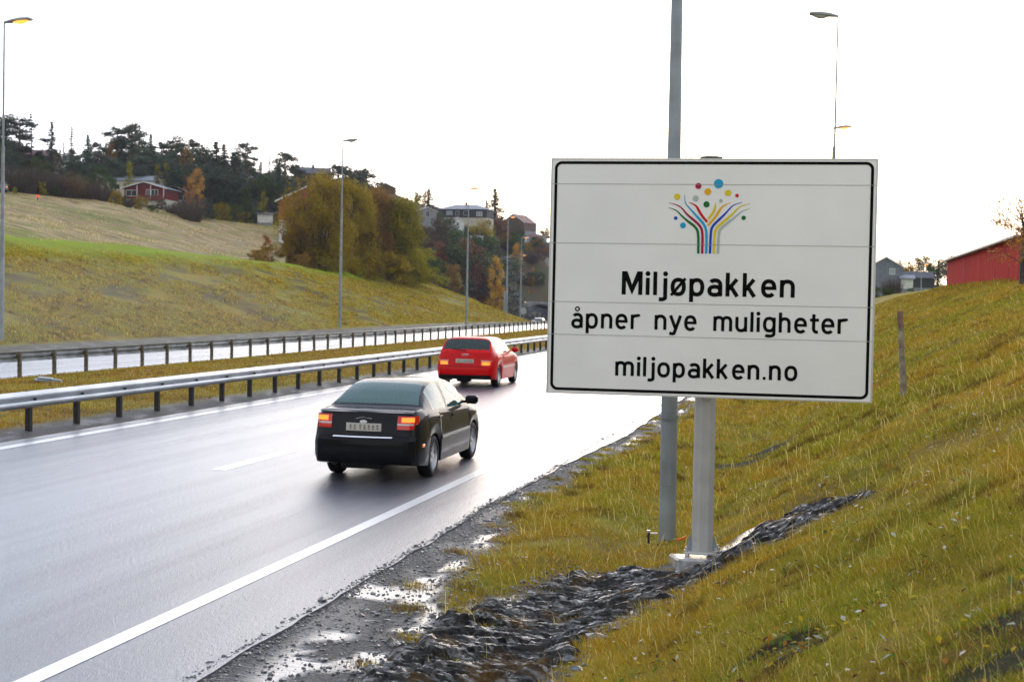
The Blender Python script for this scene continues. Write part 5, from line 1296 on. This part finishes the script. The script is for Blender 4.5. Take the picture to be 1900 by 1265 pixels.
def blob(n, c, r, shell=.5):
    d_ = rng.normal(size=(n, 3)); d_ /= np.linalg.norm(d_, axis=1)[:, None]; q = (shell+(1-shell)*rng.random(n))[:, None]
    return np.array(c)+d_*q*np.array(r)
def trunkmesh(name, h_, r_, limbs, mt, seed):
    rr = random.Random(seed); m = MB(); px = rr.uniform(-.1, .1); py = rr.uniform(-.1, .1)
    m.tube([(0, 0, -.5), (px, py, h_*.4), (px*.5, py*1.5, h_*.75), (0, 0, h_)], [r_, r_*.75, r_*.45, r_*.12], 7)
    for (z, l, up_) in limbs:
        an = rr.uniform(0, 6.28); m.tube([(0, 0, z), (math.cos(an)*l*.5, math.sin(an)*l*.5, z+up_*.4), (math.cos(an)*l, math.sin(an)*l, z+up_)], [r_*.35, r_*.22, r_*.08], 5)
    me = bpy.data.meshes.new(name); me.from_pydata(m.V, [], m.F); me.materials.append(mt); return me
PROTO = {}
def protos():
    for k in range(3):   # 10 m tall prototypes
        # pine
        C = []
        lim = []
        for i in range(34):
            f_ = i/33; z = 3.2+6.3*f_+rng.normal(0, .25); a_ = rng.uniform(0, 6.28); rad = (2.3*math.sin(PI*(.18+.74*f_))**.8)*rng.uniform(.25, 1.0)
            r_ = rng.uniform(.55, 1.0); C.append(blob(130, (math.cos(a_)*rad, math.sin(a_)*rad, z), (r_, r_, r_*.6), .2)); lim.append((z-.5, rad, .4))
        PROTO['pine', k] = (leaves_mesh('crown', np.vstack(C), .17, .8), trunkmesh('trunk', 9.6, .17, lim, M_pinebark, k))
        # spruce
        C = []
        for i in range(26):
            f_ = i/25; z = .6+9.2*f_; R_ = 2.15*(1-f_)**.85+.10; nbz = max(4, int(11*(1-f_))+3)
            for j in range(nbz):
                a_ = rng.uniform(0, 6.28); rr = R_*rng.uniform(.65, 1.15); t = rng.random(26)[:, None]
                P = np.hstack([np.cos(a_)*rr*t, np.sin(a_)*rr*t, z-.28*rr*t+.0*t])+rng.normal(0, .07, (26, 3)); C.append(P)
        PROTO['spruce', k] = (leaves_mesh('crown', np.vstack(C), .17, .3, .5, .6), trunkmesh('trunk', 9.9, .16, [], M_bark, k))
        # thin spruce, sparse
        C = []
        for i in range(22):
            f_ = i/21; z = 1.0+8.8*f_; R_ = 1.5*(1-f_)**.8+.06
            for j in range(4):
                a_ = rng.uniform(0, 6.28); rr = R_*rng.uniform(.5, 1.2); t = rng.random(16)[:, None]
                C.append(np.hstack([np.cos(a_)*rr*t, np.sin(a_)*rr*t, z-.25*rr*t])+rng.normal(0, .05, (16, 3)))
        PROTO['thin', k] = (leaves_mesh('crown', np.vstack(C), .15, .3, .5, .6), trunkmesh('trunk', 9.9, .12, [(2+i, 1.0, -.2) for i in range(6)], M_bark, k))
        # round broadleaf
        C = []; lim = []
        for i in range(34):
            d_ = rng.normal(size=3); d_ /= np.linalg.norm(d_); q = rng.uniform(.35, .95); c_ = np.array([d_[0]*3.2*q, d_[1]*3.2*q, 5.6+d_[2]*3.8*q]); r_ = rng.uniform(.7, 1.35)
            C.append(blob(170, c_, (r_, r_, r_*.8), .45))
            if i % 3 == 0: lim.append((3.0+rng.random()*2, np.hypot(c_[0], c_[1]), max(.5, c_[2]-4.5)))
        PROTO['round', k] = (leaves_mesh('crown', np.vstack(C), .16, .2), trunkmesh('trunk', 8.0, .19, lim, M_bark, k))
        # birch: narrow
        C = []; lim = []
        for i in range(26):
            f_ = i/25; z = 1.8+7.8*f_; R_ = 1.7*math.sin(PI*(.12+.83*f_))**.8; a_ = rng.uniform(0, 6.28); rr = R_*rng.uniform(.2, .9); C.append(blob(120, (math.cos(a_)*rr, math.sin(a_)*rr, z), (.65, .65, .75), .2))
            if i % 3 == 0: lim.append((z-.8, rr, .9))
        PROTO['birch', k] = (leaves_mesh('crown', np.vstack(C), .14, .1), trunkmesh('trunk', 9.6, .13, lim, M_bark, k))
        # shrub: foliage to the ground
        C = []
        for i in range(30):
            a_ = rng.uniform(0, 6.28); q = rng.random()**.6; z = rng.uniform(.8, 8.6); rr = 5.2*q*math.sqrt(max(.05, 1-((z-2.5)/7.2)**2)); r_ = rng.uniform(1.0, 2.0); C.append(blob(170, (math.cos(a_)*rr, math.sin(a_)*rr, z), (r_, r_, r_*.85), .4))
        PROTO['shrub', k] = (leaves_mesh('crown', np.vstack(C), .26, .2), trunkmesh('trunk', 6.0, .22, [(1+i*.5, 3.5, 3.5) for i in range(8)], M_bark, k))
        # bare brushy shrub: upright twigs + few leaves
        m = MB(); C = []; V = []; F = []
        for i in range(420):
            a_ = rng.uniform(0, 6.28); b0_ = rng.random()**.5*2.6; l = rng.uniform(.5, 1.0)*9.6*(1-.25*(b0_/2.6)); tip = b0_*1.9+rng.normal(0, .5); an2 = a_+rng.normal(0, .3)
            p0 = np.array([math.cos(a_)*b0_, math.sin(a_)*b0_, 0]); p1 = np.array([math.cos(an2)*tip, math.sin(an2)*tip, l]); pm = (p0+p1)/2+rng.normal(0, .35, 3)
            for t_ in rng.random(8)*.65+.35: C.append(p0*(1-t_)**2+2*pm*t_*(1-t_)+p1*t_*t_+rng.normal(0, .22, 3))
            an = rng.uniform(0, 6.28); dx = np.array([math.cos(an), math.sin(an), 0])*.055; b = len(V)
            V += [p0-dx, p0+dx, pm-dx*.7, pm+dx*.7, p1]; F += [(b, b+1, b+3, b+2), (b+2, b+3, b+4)]
        me = bpy.data.meshes.new('trunk'); me.from_pydata([tuple(v) for v in V], [], F); me.materials.append(M_bark)
        PROTO['bare', k] = (leaves_mesh('crown', np.array(C), .17, .1, .6), me)
protos()
tree_i = [0]
NAMES = dict(pine='pine_tree', spruce='spruce_tree', thin='spruce_tree', round='broadleaf_tree', birch='birch_tree', shrub='shrub', bare='bare_shrub')
def tree(kind, leaf, px, ytop, Z, label, wf=1.0, group=None, hmin=1.2, zb=None):
    x, y, zt = at(px, ytop, Z); gz = HXY(x, y)-.1 if zb is None else zb; h_ = zt-gz
    if h_ < hmin: h_ = hmin
    k = tree_i[0] % 3; tree_i[0] += 1
    cat = 'shrub' if kind in ('shrub', 'bare') else 'tree'
    r = empty(NAMES[kind], (x, y, gz), rng.uniform(0, 6.28), label, cat, group)
    s_ = h_/10.0; r.scale = (s_*wf, s_*wf, s_)
    cm, tm = PROTO[kind, k]
    c_ = bpy.data.objects.new('foliage' if cat == 'shrub' else 'crown', cm); link(c_, r); c_.material_slots[0].link = 'OBJECT'; c_.material_slots[0].material = LM[leaf]
    t_ = bpy.data.objects.new('stems' if cat == 'shrub' else 'trunk', tm); link(t_, r)
    return r
TR = [
# skyline, left to right
('pine','pine',10,214,262,'wide dark pine at the far left above the dull red roof',1.3),
('pine','pine',38,216,258,'dark pine just right of the leftmost street lamp pole',1.25),
('thin','spruce',57,210,262,'slender spruce at the right edge of the leftmost pine clump',.9),
('spruce','spruce',96,226,258,'lone dark spruce above the bare brown shrubs, right of the dull red roof',.75),
('thin','spruce',118,262,262,'short thin spruce right of the lone dark spruce',.8),
('thin','grey',133,234,280,'pale see through spruce between two darker spruces on the skyline',.9),
('spruce','spruce',163,250,262,'dense short spruce left of the tall skyline pines',.95),
('birch','brown',176,262,275,'thin leafless birch behind the dense short spruce',.8),
('round','spruce',195,282,255,'dark rounded tree left of the tall skyline pines',.8),
('birch','ochre',206,266,262,'brownish birch in front of the tall skyline pines',.9),
('pine','pine',217,233,275,'tall flat topped pine, left one of the tall skyline pair',1.1),
('pine','pine',243,228,282,'tallest pine on the left skyline with gaps in its crown',1.1),
('pine','pine',258,247,275,'leaning pine just right of the tallest skyline pine',1.0),
('birch','yellowg',240,300,252,'yellowish birch below the tallest pine',.8),
('spruce','spruce',280,249,268,'pointed spruce right of the tall skyline pines',.8),
('pine','pine',268,275,262,'low dark pine beneath the pointed spruce',1.3),
('pine','pine',300,262,270,'dark pine above the red gabled house',1.2),
('round','spruce',318,272,260,'broad dark tree above the grey roof behind the red gabled house',.9),
('pine','pine',328,256,275,'pine with thin branching top over the middle of the wood',1.15),
('pine','pine',357,256,272,'pine with loose open crown directly above the orange birch',1.2),
('birch','ochre',346,275,262,'pale brown birch between two skyline pines',.8),
('pine','pine',378,275,268,'ragged pine sloping down right of the loose crowned pine',1.2),
('spruce','spruce',401,263,262,'dark pointed spruce, left of a twin pair',1.15),
('spruce','spruce',416,268,264,'dark spruce, right of the twin pair',1.2),
('spruce','spruce',436,282,258,'broad dark spruce sloping beside the twin pair',1.4),
('pine','pine',456,262,305,'umbrella shaped pine with a visible trunk standing free on the skyline',1.0),
('thin','spruce',471,291,280,'very thin spruce right of the umbrella shaped pine',.7),
('spruce','spruce',484,300,285,'small spruce in the gap of the skyline',1.0),
('thin','spruce',500,287,280,'thin spruce left of the hilltop house',.7),
('pine','spruce',531,281,285,'full dark pine touching the left end of the hilltop house',1.2),
('spruce','spruce',518,305,275,'dark spruce at the foot of the full dark pine',1.2),
('round','spruce',545,320,270,'dark bushy tree below the hilltop house',.9),
('pine','pine',629,304,300,'flat crowned pine behind the top of the big olive bushes, left of three',1.2),
('pine','pine',652,312,300,'small crowned pine behind the big olive bushes, middle of three',1.0),
('pine','pine',676,310,300,'round crowned pine behind the big olive bushes, right of three',1.25),
('round','green',775,352,330,'loose green tree right of the brown roof',.7),
('spruce','grey',796,351,335,'grey green conifer cluster above the pale grey gabled house',2.0),
('birch','ochre',789,354,326,'ochre birch in front of the grey green conifers',.6),
('spruce','spruce',919,350,375,'tall ragged spruce right of the long dark house',1.7),
('spruce','spruce',903,372,375,'shorter spruce leaning on the tall ragged spruce',1.5),
('thin','grey',948,372,400,'faint thin conifer above the brown gabled house',.7),
('round','spruce',1012,418,400,'dark tree half hidden by the left edge of the sign',.9),
# wood body
('round','spruce',15,262,250,'dark tree mass under the leftmost pine',1.0),
('round','green',75,285,240,'dull green tree beneath the lone dark spruce',.9),
('round','spruce',140,280,250,'dark tree beneath the pale see through spruce',1.0),
('round','green',185,300,240,'dull green tree left above the pale outbuilding',1.0),
('round','spruce',225,285,255,'dark tree filling the wood under the tall pair of pines',1.0),
('round','spruce',265,300,255,'dark tree just above the long grey roof',1.0),
('birch','yellowg',293,305,252,'narrow yellow birch behind the roof of the red gabled house, left one',.75),
('birch','yellowg',309,303,251,'narrow yellow birch behind the roof of the red gabled house, right one',.75),
('birch','orange',366,313,232,'bright orange birch right of the dark trimmed house',1.05),
('birch','orange',352,330,233,'smaller orange birch leaning on the bright one',1.0),
('round','spruce',340,290,250,'dark tree behind the orange birches',1.1),
('round','spruce',390,295,255,'dark tree right of the orange birches',1.2),
('round','spruce',425,300,256,'very dark wide tree left of the brown bungalow',1.2),
('round','green',450,335,262,'dark green tree in front of the brown bungalow',.8),
('spruce','green',458,345,246,'bright dark green conifer above the field edge',1.2),
('birch','yellowg',490,355,250,'small yellow birch left of the brick red house',.9),
('round','green',505,330,268,'dull tree behind the brick red house',.9),
('spruce','spruce',520,340,262,'dark conifer left above the brick red house',1.2),
]
for t_ in TR: tree(*t_[:6], wf=t_[6]*(1.35 if t_[0] in ('spruce', 'pine', 'thin') else 1.15))
TR2 = [
('bare','brown',12,300,205,'bare purple brown thicket behind the leftmost lamp pole',1.15),
('bare','brown',45,292,207,'bare dark brown thicket below the dull red roof',1.2),
('bare','brown',80,300,209,'bare brown thicket above the yellow green bushes',1.2),
('bare','brown',112,305,211,'bare brown thicket right of the yellow green bushes',1.1),
('bare','ochre',135,310,212,'reddish bare thicket in the middle of the field edge',1.0),
('bare','brown',160,318,214,'dark bare thicket with reddish twigs',1.1),
('bare','brown',188,325,216,'tall bare thicket left of the pale outbuilding',.95),
('shrub','yellowg',28,352,201,'small yellow green bush right of the leftmost lamp pole',.6),
('shrub','yellowg',78,335,207,'yellow green bush near the small red marker',.7),
('shrub','olive',215,350,217,'olive bush at the field edge left of the red gabled house',.8),
('shrub','green',208,322,235,'small teal green conifer bush at the end of the grey roof',.6),
('bare','brown',238,362,220,'dark bare shrub in front of the left part of the red gabled house',.9),
('shrub','olive',262,362,222,'dull green bush below the balcony of the red gabled house',.9),
('shrub','green',284,378,224,'low dark hedge bush below the pale basement',1.3),
('bare','brown',318,372,228,'reddish brown shrub right of the pale basement',1.2),
('bare','brown',356,350,226,'grey brown bare shrub in front of the orange birches',1.0),
('bare','brown',340,362,228,'brown bare shrub below the dark trimmed house',1.0),
('shrub','spruce',383,365,232,'very dark bush right of the orange birches',.8),
('shrub','ochre',368,402,230,'low orange brown shrub at the field edge',1.2),
('shrub','yellowg',412,372,236,'yellowish round bush at the field edge',.9),
('shrub','green',438,378,238,'green bush left of the bright dark green conifer',1.0),
('shrub','green',476,385,243,'green bush left of the low white shed',.9),
('shrub','green',502,395,246,'dark green bush between the white shed and the brick red house',.9),
]
for t_ in TR2: tree(*t_[:6], wf=t_[6], group=None)
def adj_(l): return dict(olive='olive', brown='brown', green='green')[l]
def LMK(px):
    L_ = [(-10, 'beyond the left edge lamp post'), (25, 'behind the dull red roof'), (70, 'below the lone dark spruce'), (120, 'under the pale see through spruce'), (170, 'left of the tall skyline pines'), (215, 'under the tall skyline pines'), (260, 'behind the long grey roof'), (300, 'behind the red gabled house'), (340, 'behind the dark trimmed house'), (375, 'behind the orange birches'), (410, 'under the twin skyline spruces'), (450, 'under the umbrella shaped pine'), (490, 'beside the brown bungalow'), (530, 'left of the hilltop house'), (590, 'around the hilltop house')]
    return min(L_, key=lambda q: abs(q[0]-px))[1]
# continuous small filler shrubs along the field edge
for i, (px, leaf) in enumerate([(5, 'olive'), (60, 'brown'), (100, 'green'), (125, 'brown'), (150, 'green'), (175, 'brown'), (198, 'olive'), (228, 'green'), (250, 'brown'), (300, 'brown'), (330, 'green'), (350, 'brown'), (395, 'brown'), (425, 'olive'), (452, 'olive'), (465, 'green'), (490, 'green')]):
    Zt = float(np.interp(px, [0, 120, 250, 400, 500], [202, 210, 226, 239, 250])); yb = float(np.interp(px, [0, 120, 250, 400, 500], [356, 366, 385, 405, 415]))
    tree('shrub', leaf, px, yb-20, Zt, adj_(leaf)+' low undergrowth bush at the upper field edge '+LMK(px), 1.3, 'low bushes along the field edge')
# second rank behind, fills gaps of the wood
for i in range(64):
    px = -30+i*10+rng.uniform(-6, 6); Z = rng.uniform(256, 305); yt = np.interp(px, [-30, 100, 200, 320, 430, 520, 620, 760], [248, 286, 268, 278, 288, 315, 345, 372])+rng.uniform(-6, 14)
    if 160 < px < 240: Z = max(Z, 268)
    tree(['round', 'pine', 'spruce'][i % 3], ['spruce', 'pine', 'spruce', 'green', 'pine', 'brown', 'spruce', 'grey'][i % 8], px, yt, Z, ['dark', 'dusky green', 'blackish', 'green', 'grey green', 'brownish', 'deep green', 'greyish'][i % 8]+' '+['round tree', 'pine', 'spruce'][i % 3]+' deep in the hill wood '+LMK(px), 1.45, 'dark trees deep in the hill wood')
# the three big olive bushes on the cutting crest: leaves of their own
def bigbush(px, ytop, Z, wid, leaf, label, n=60, sx=1.0):
    x, y, zt = at(px, ytop, Z); gz = HXY(x, y)-.3; h_ = zt-gz; C = []
    for i in range(n):
        z = rng.uniform(.06, .93); env = math.sqrt(max(0.02, 1-((z-.42)/.60)**2)); a_ = rng.uniform(0, 6.28); q = rng.random()**.5*.88
        r_ = rng.uniform(.09, .17)*h_
        C.append(blob(620, (math.cos(a_)*wid/2*env*q, math.sin(a_)*wid/2*env*q*.8, z*h_), (r_, r_, r_*1.1), .35))
    # wispy upright sprays
    for i in range(60):
        a_ = rng.uniform(0, 6.28); q = rng.random()**.5; z = rng.uniform(.45, .9); env = math.sqrt(max(0.02, 1-((z-.42)/.60)**2)); p0 = np.array([math.cos(a_)*wid/2*env*q, math.sin(a_)*wid/2*env*q*.8, z*h_]); t = rng.random(40)[:, None]
        C.append(p0+t*np.array([math.cos(a_)*.6, math.sin(a_)*.6, 1.7])+rng.normal(0, .12, (40, 3)))
    r = empty('large_bush', (x, y, gz), 0, label, 'bush'); me = leaves_mesh('foliage', np.vstack(C), .125, .1); me.materials[0] = LM[leaf]; link(bpy.data.objects.new('foliage', me), r)
    m = MB()
    for i in range(16):
        a_ = rng.uniform(0, 6.28); l = wid*.36*rng.random()+.4; m.tube([(math.cos(a_)*.4, math.sin(a_)*.4, -.3), (math.cos(a_)*l*.6, math.sin(a_)*l*.5, h_*.4), (math.cos(a_)*l, math.sin(a_)*l*.8, h_*.85)], [.14, .09, .03], 5)
    m.build('stems', M_bark, r)
bigbush(592, 326, 168, 8.8, 'olive', 'largest olive yellow bush on the crest of the cutting, right of the brick red house', 85)
bigbush(655, 340, 176, 6.2, 'olive', 'dense olive bush in the middle of the group behind the lamp pole', 55)
bigbush(700, 352, 186, 7.2, 'ochre', 'rust tinged bush with ochre leaves, third of the big bush group', 60)
bigbush(748, 366, 186, 6.0, 'yellowg', 'yellow green bush at the right end of the big bush group', 55)
bigbush(556, 418, 165, 4.2, 'olive', 'lower olive bush at the left foot of the largest bush', 40)
bigbush(683, 400, 178, 2.6, 'olive', 'slim dark bush in the gap of the big bush group', 20)
for px, yt, Z, leaf, lb in [(478, 462, 152, 'ochre', 'straw coloured brush left of the big bush group'), (505, 452, 156, 'olive', 'yellowish brush tucked against the left end of the big bush group'), (493, 436, 158, 'orange', 'small orange twiggy shrub rising out of the straw coloured brush'), (560, 470, 158, 'ochre', 'low orange brown brush under the largest bush'), (605, 476, 163, 'yellowg', 'low yellow brush under the middle of the big bush group'), (720, 462, 182, 'olive', 'low olive brush under the right half of the big bush group'), (765, 455, 192, 'yellowg', 'low yellow green brush at the right end of the big bush group'), (790, 470, 205, 'green', 'dark low shrub where the cutting crest starts to fall')]:
    tree('birch' if leaf == 'orange' else 'shrub', leaf, px, yt, Z, lb, 1.5)
# hillside above the tunnel
HS = [('round','brown',812,392,285,'thin brown tree covering the right wall of the pale grey gabled house',1.0),
('round','green',838,408,296,'dull green tree before the left half of the long dark house',1.2),
('round','green',876,402,315,'grey green tree covering the cream basement of the long dark house',1.3),
('round','rust',862,425,305,'reddish tree low in front of the long dark house',1.1),
('round','olive',896,400,330,'olive tree at the right end of the long dark house',1.1),
('round','brown',786,405,270,'bare twiggy tree between the big bush group and the pale grey gabled house',1.0),
('round','green',968,420,365,'green tree partly hiding the white house above the tunnel',.9),
('birch','gold',921,476,300,'bright golden birch on the hillside above the tunnel, left of the lamp poles',.9),
('birch','gold',958,451,340,'amber birch below the white house, between the lamp poles',1.3),
('birch','gold',845,510,285,'tiny golden sapling low on the hillside left',1.0),
('birch','gold',925,526,300,'tiny golden sapling under the bright golden birch',.9),
('birch','gold',990,495,345,'dim golden sapling right of the amber birch',.8),
('birch','gold',981,538,335,'small golden sapling just above the tunnel arch',.7),
('birch','yellowg',824,503,280,'small yellow sapling at the left of the hillside',1.2),
('round','rust',930,399,355,'large orange red tree on the ridge behind the tall lamp pole',1.2),
('round','rust',915,405,352,'red orange tree left of the largest orange red one',.9),
('round','green',893,412,345,'dark green tree in front of the right end of the long dark house',1.0),
('round','green',862,430,330,'dark green tree below the long dark house',1.1),
('round','yellowg',905,420,340,'yellow green tree under the long dark house',.8),
('round','ochre',806,400,300,'ochre tree in front of the pale grey gabled house',.7),
('round','green',825,385,318,'grey green tree between the pale grey and the long dark house',1.0),
('round','grey',838,400,312,'pale leaved tree left of the small white house',.8),
('round','green',955,425,350,'green tree below the brown gabled house',1.1),
('round','spruce',912,455,335,'dark evergreen tree in the middle of the hillside',1.4),
('round','spruce',880,455,328,'dark evergreen tree left of the hillside middle',1.2),
('shrub','rust',855,470,310,'wine red shrub left of the golden birch',1.0),
('shrub','rust',876,478,312,'wine red shrub right of the wide grey shrub',1.0),
('shrub','grey',830,462,300,'grey green mounded shrub under the small white house',1.0),
('shrub','grey',888,465,315,'wide grey mounded shrub on the hillside',1.3),
('shrub','grey',933,470,325,'grey mounded shrub behind the golden birch',1.2),
('round','spruce',800,430,292,'dark tree at the right edge of the big bush group',1.0),
('round','brown',812,440,296,'bare brown tree below the pale grey gabled house',.9)]
for t_ in HS: tree(*t_[:6], wf=t_[6])
pal = ['green', 'rust', 'brown', 'olive', 'green', 'spruce', 'ochre', 'brown']
adj = dict(green='dull green', rust='rusty red', brown='bare brown', olive='olive', spruce='dark green', ochre='ochre brown')
for i in range(150):
    px = rng.uniform(785, 1030); f_ = rng.random(); y0 = np.interp(px, [790, 860, 935, 1030], [500, 545, 585, 560]); yb = y0-(y0-455)*f_; Z = np.interp(f_, [0, 1], [300 if px > 860 else 262, 385 if px > 860 else 325])+rng.uniform(-6, 6)
    leaf = pal[i % 8]; x, y, _ = at(px, yb, Z); gz = HXY(x, y); u_1, s_1 = xy2us(x, y)
    if -42 < u_1 < 5 and s_1 < 329: continue
    hgt = rng.uniform(2.2, 5.0)
    r = tree('bare' if leaf == 'brown' else 'shrub', leaf, px, 0, Z, adj[leaf]+' shrub '+('high' if f_ > .66 else 'midway' if f_ > .33 else 'low')+' on the tunnel hillside '+min([(790, 'beside the big olive bushes'), (825, 'below the pale grey gabled house'), (850, 'below the small white house'), (880, 'below the long dark house'), (921, 'around the golden birch'), (958, 'around the amber birch'), (990, 'below the white house'), (1020, 'at the sign edge')], key=lambda q: abs(q[0]-px))[1], rng.uniform(.8, 1.3), adj[leaf]+' shrubs on the tunnel hillside')
    s_ = hgt/10; w_ = rng.uniform(.9, 1.3); r.scale = (s_*w_, s_*w_, s_)
# hidden part of that hillside (behind the sign) gets a few too
for i in range(26):
    px = rng.uniform(1030, 1560); Z = rng.uniform(345, 420); r = tree('shrub' if i % 2 else 'round', pal[i % 8], px, 0, Z, adj[pal[i % 8]]+' plant on the slope hidden behind the sign', 1, 'plants on the slope behind the sign'); s_ = rng.uniform(.3, .7); r.scale = (s_, s_, s_)
# right hand side trees
for t_ in [('round','grey',1632,470,190,'grey green tree behind the roof of the grey house, left of its ridge',.9), ('round','grey',1660,473,195,'grey green tree behind the right slope of the grey house roof',.9), ('round','ochre',1684,478,178,'bare brownish tree right of the grey house',.7),
    ('round','green',1714,462,185,'highest green tree in the row left of the red barn',1.0), ('round','green',1740,472,188,'green tree in the row beside the small amber lamp',.9), ('round','grey',1765,467,180,'green tree touching the far end of the red barn',.9), ('round','grey',1785,464,182,'rounded tree partly behind the red barn roof',.8), ('spruce','spruce',1741,485,158,'dark conifer directly left of the red barn',1.1),
    ('bare','brown',1657,506,146,'bare brown bush in front of the grey house',1.1), ('shrub','green',1628,530,140,'low hedge bush at the foot of the grey house, beside the sign edge',1.5), ('shrub','green',1650,532,140,'low hedge bush below the window of the grey house',1.5), ('shrub','green',1690,536,142,'low hedge bush in front of the low dark barn',1.6)]:
    tree(*t_[:6], wf=t_[6], hmin=.6)
# sparse autumn tree overhanging the barn at the right edge
def sparse(px, Z, ytop, label):
    x, y, zt = at(px, ytop, Z); gz = HXY(x, y); h_ = zt-gz; r = empty('autumn_tree', (x, y, gz), 0, label, 'tree'); m = MB(); C = []
    m.tube([(0, 0, -.3), (.05, 0, h_*.5), (-.1, .1, h_)], [.09, .06, .015], 7)
    for i in range(34):
        z0 = h_*rng.uniform(.25, .92); a_ = rng.uniform(0, 6.28); l = rng.uniform(.8, 1.9)*(1-.45*z0/h_); p1 = np.array([math.cos(a_)*l, math.sin(a_)*l, z0+rng.uniform(.2, .9)])
        p0 = np.array([0, 0, z0]); pm = (p0+p1)/2+np.array([0, 0, .15]); m.tube([p0, pm, p1], [.022, .014, .005], 4)
        for j in range(60):
            t_ = rng.uniform(.35, 1.05); C.append(p0*(1-t_)+p1*t_+rng.normal(0, .13, 3))
    me = leaves_mesh('crown', np.array(C), .06, .1, .8); me.materials[0] = LM['orange']; link(bpy.data.objects.new('crown', me), r); m.build('trunk', M_bark, r)
sparse(1902, 50, 385, 'sparse golden leaved young tree overlapping the near end of the red barn')
m = MB(); x, y, z = at(1896, 520, 52); fp = empty('fence_post', (x, y, HXY(x, y)-.2), 0, 'dark wooden fence post in front of the near end of the red barn', 'post')
m = MB(); m.box(-.09, .09, -.08, .08, 0, 2.0, .02); m.build('stake', M_dark, fp)
# tall dry grass under the barn wall
nn_ = 9000; t_ = rng.random(nn_); bx = bx1_+(bx0_-bx1_)*t_; by = by1_+(by0_-by1_)*t_; ux, sx = xy2us(bx, by); grass(nn_, ux-rng.uniform(.1, 1.2, nn_), sx, .26, .02, 'tall_grass', .5)

# ------------------------------------------------------------------ small things
x, y, z = at(70, 361, 198); gz = HXY(x, y)
mr = empty('red_marker', (x, y, gz), 0, 'small glowing red marker light at the top edge of the stubble field', 'marker light'); m = MB(); m.tube([(0, 0, -.2), (0, 0, .6)], .05, 6); m.build('stake', M_dark, mr)
m = MB(); m.tube([(0, -.08, .55), (0, .05, .55)], .15, 14); m.build('lamp', mat('red_light', (.9, .02, .01), .3, emis=(1, .03, .02), estr=1.6), mr)
# scrap on the median
x, y, z = at(90, 706, 40); u_1, s_1 = xy2us(x, y); gz = HXY(x, y)
m = MB(); m.box(-.38, .38, -.16, .18, 0, .05, .02); m.box(-.30, .1, -.10, .2, .05, .11, .02); m.box(.05, .35, -.05, .12, .05, .09, .02)
sp_ = m.build('metal_scrap', M_pole); sp_.location = (x, y, gz+.01); sp_.rotation_euler = (.05, .1, .2); tag(sp_, 'grey metal scrap lying on the median grass beside the far guard rail post', 'scrap')
# marker stick at the lamp post
x, y = us2xy(-1.95, 16.35); gz = HXY(float(x), float(y)); mk_ = empty('ground_stake', (float(x), float(y), gz-.05), 0, 'short dark ground stake with white cap beside the grey lamp post', 'stake')
m = MB(); m.tube([(0, 0, 0), (0, 0, .19)], .014, 8); m.build('rod', M_dark, mk_)
m = MB(); m.tube([(0, 0, .18), (0, 0, .205)], .024, 10); m.box(.02, .10, -.012, .012, .155, .175); m.build('cap', M_alu, mk_)
# orange tag and yellow leaves near the post
x, y = us2xy(-1.52, 15.9); gz = HXY(float(x), float(y)); m = MB(); m.box(-.055, .055, -.012, .012, 0, .022, .004); ot = m.build('orange_tag', mat('orange_plastic', (.8, .15, .02), .5)); ot.location = (float(x), float(y), gz+.09); ot.rotation_euler = (0, -.35, .1); tag(ot, 'small orange plastic piece on the ground between the two posts', 'litter')
print('objects', len(bpy.data.objects), 'polys', sum(len(me.polygons) for me in bpy.data.meshes))

# thin autumn haze
hz = MB(); hz.box(-1500, 1500, -500, 2300, -12, 95)
hm = bpy.data.materials.new('haze'); hm.use_nodes = True; hm.node_tree.nodes.remove(hm.node_tree.nodes['Principled BSDF'])
pv = hm.node_tree.nodes.new('ShaderNodeVolumePrincipled'); pv.inputs['Color'].default_value = (.9, .93, .97, 1); pv.inputs['Density'].default_value = .00014; pv.inputs['Anisotropy'].default_value = .3
hm.node_tree.links.new(pv.outputs[0], hm.node_tree.nodes['Material Output'].inputs['Volume'])
ho = hz.build('haze', hm); tag(ho, kind='stuff')

x, y, z = at(95, 612, 63)
mi = MB(); V_ = []; F_ = []
for i in range(9):
    for j in range(16):
        p_ = PI*i/8; t_ = 2*PI*j/16; V_.append((13*math.sin(p_)*math.cos(t_), 3.0*math.sin(p_)*math.sin(t_), 2.6*math.cos(p_)))
for i in range(8):
    for j in range(16): F_.append((i*16+j, (i+1)*16+j, (i+1)*16+(j+1) % 16, i*16+(j+1) % 16))
mh = hm.copy(); mh.name = 'spray'; [n for n in mh.node_tree.nodes if n.type == 'PRINCIPLED_VOLUME'][0].inputs['Density'].default_value = .018
mi.add(V_, F_); mo = mi.build('road_spray', mh); mo.location = (x, y, 1.6); mo.rotation_euler = (0, 0, .35); tag(mo, kind='stuff')
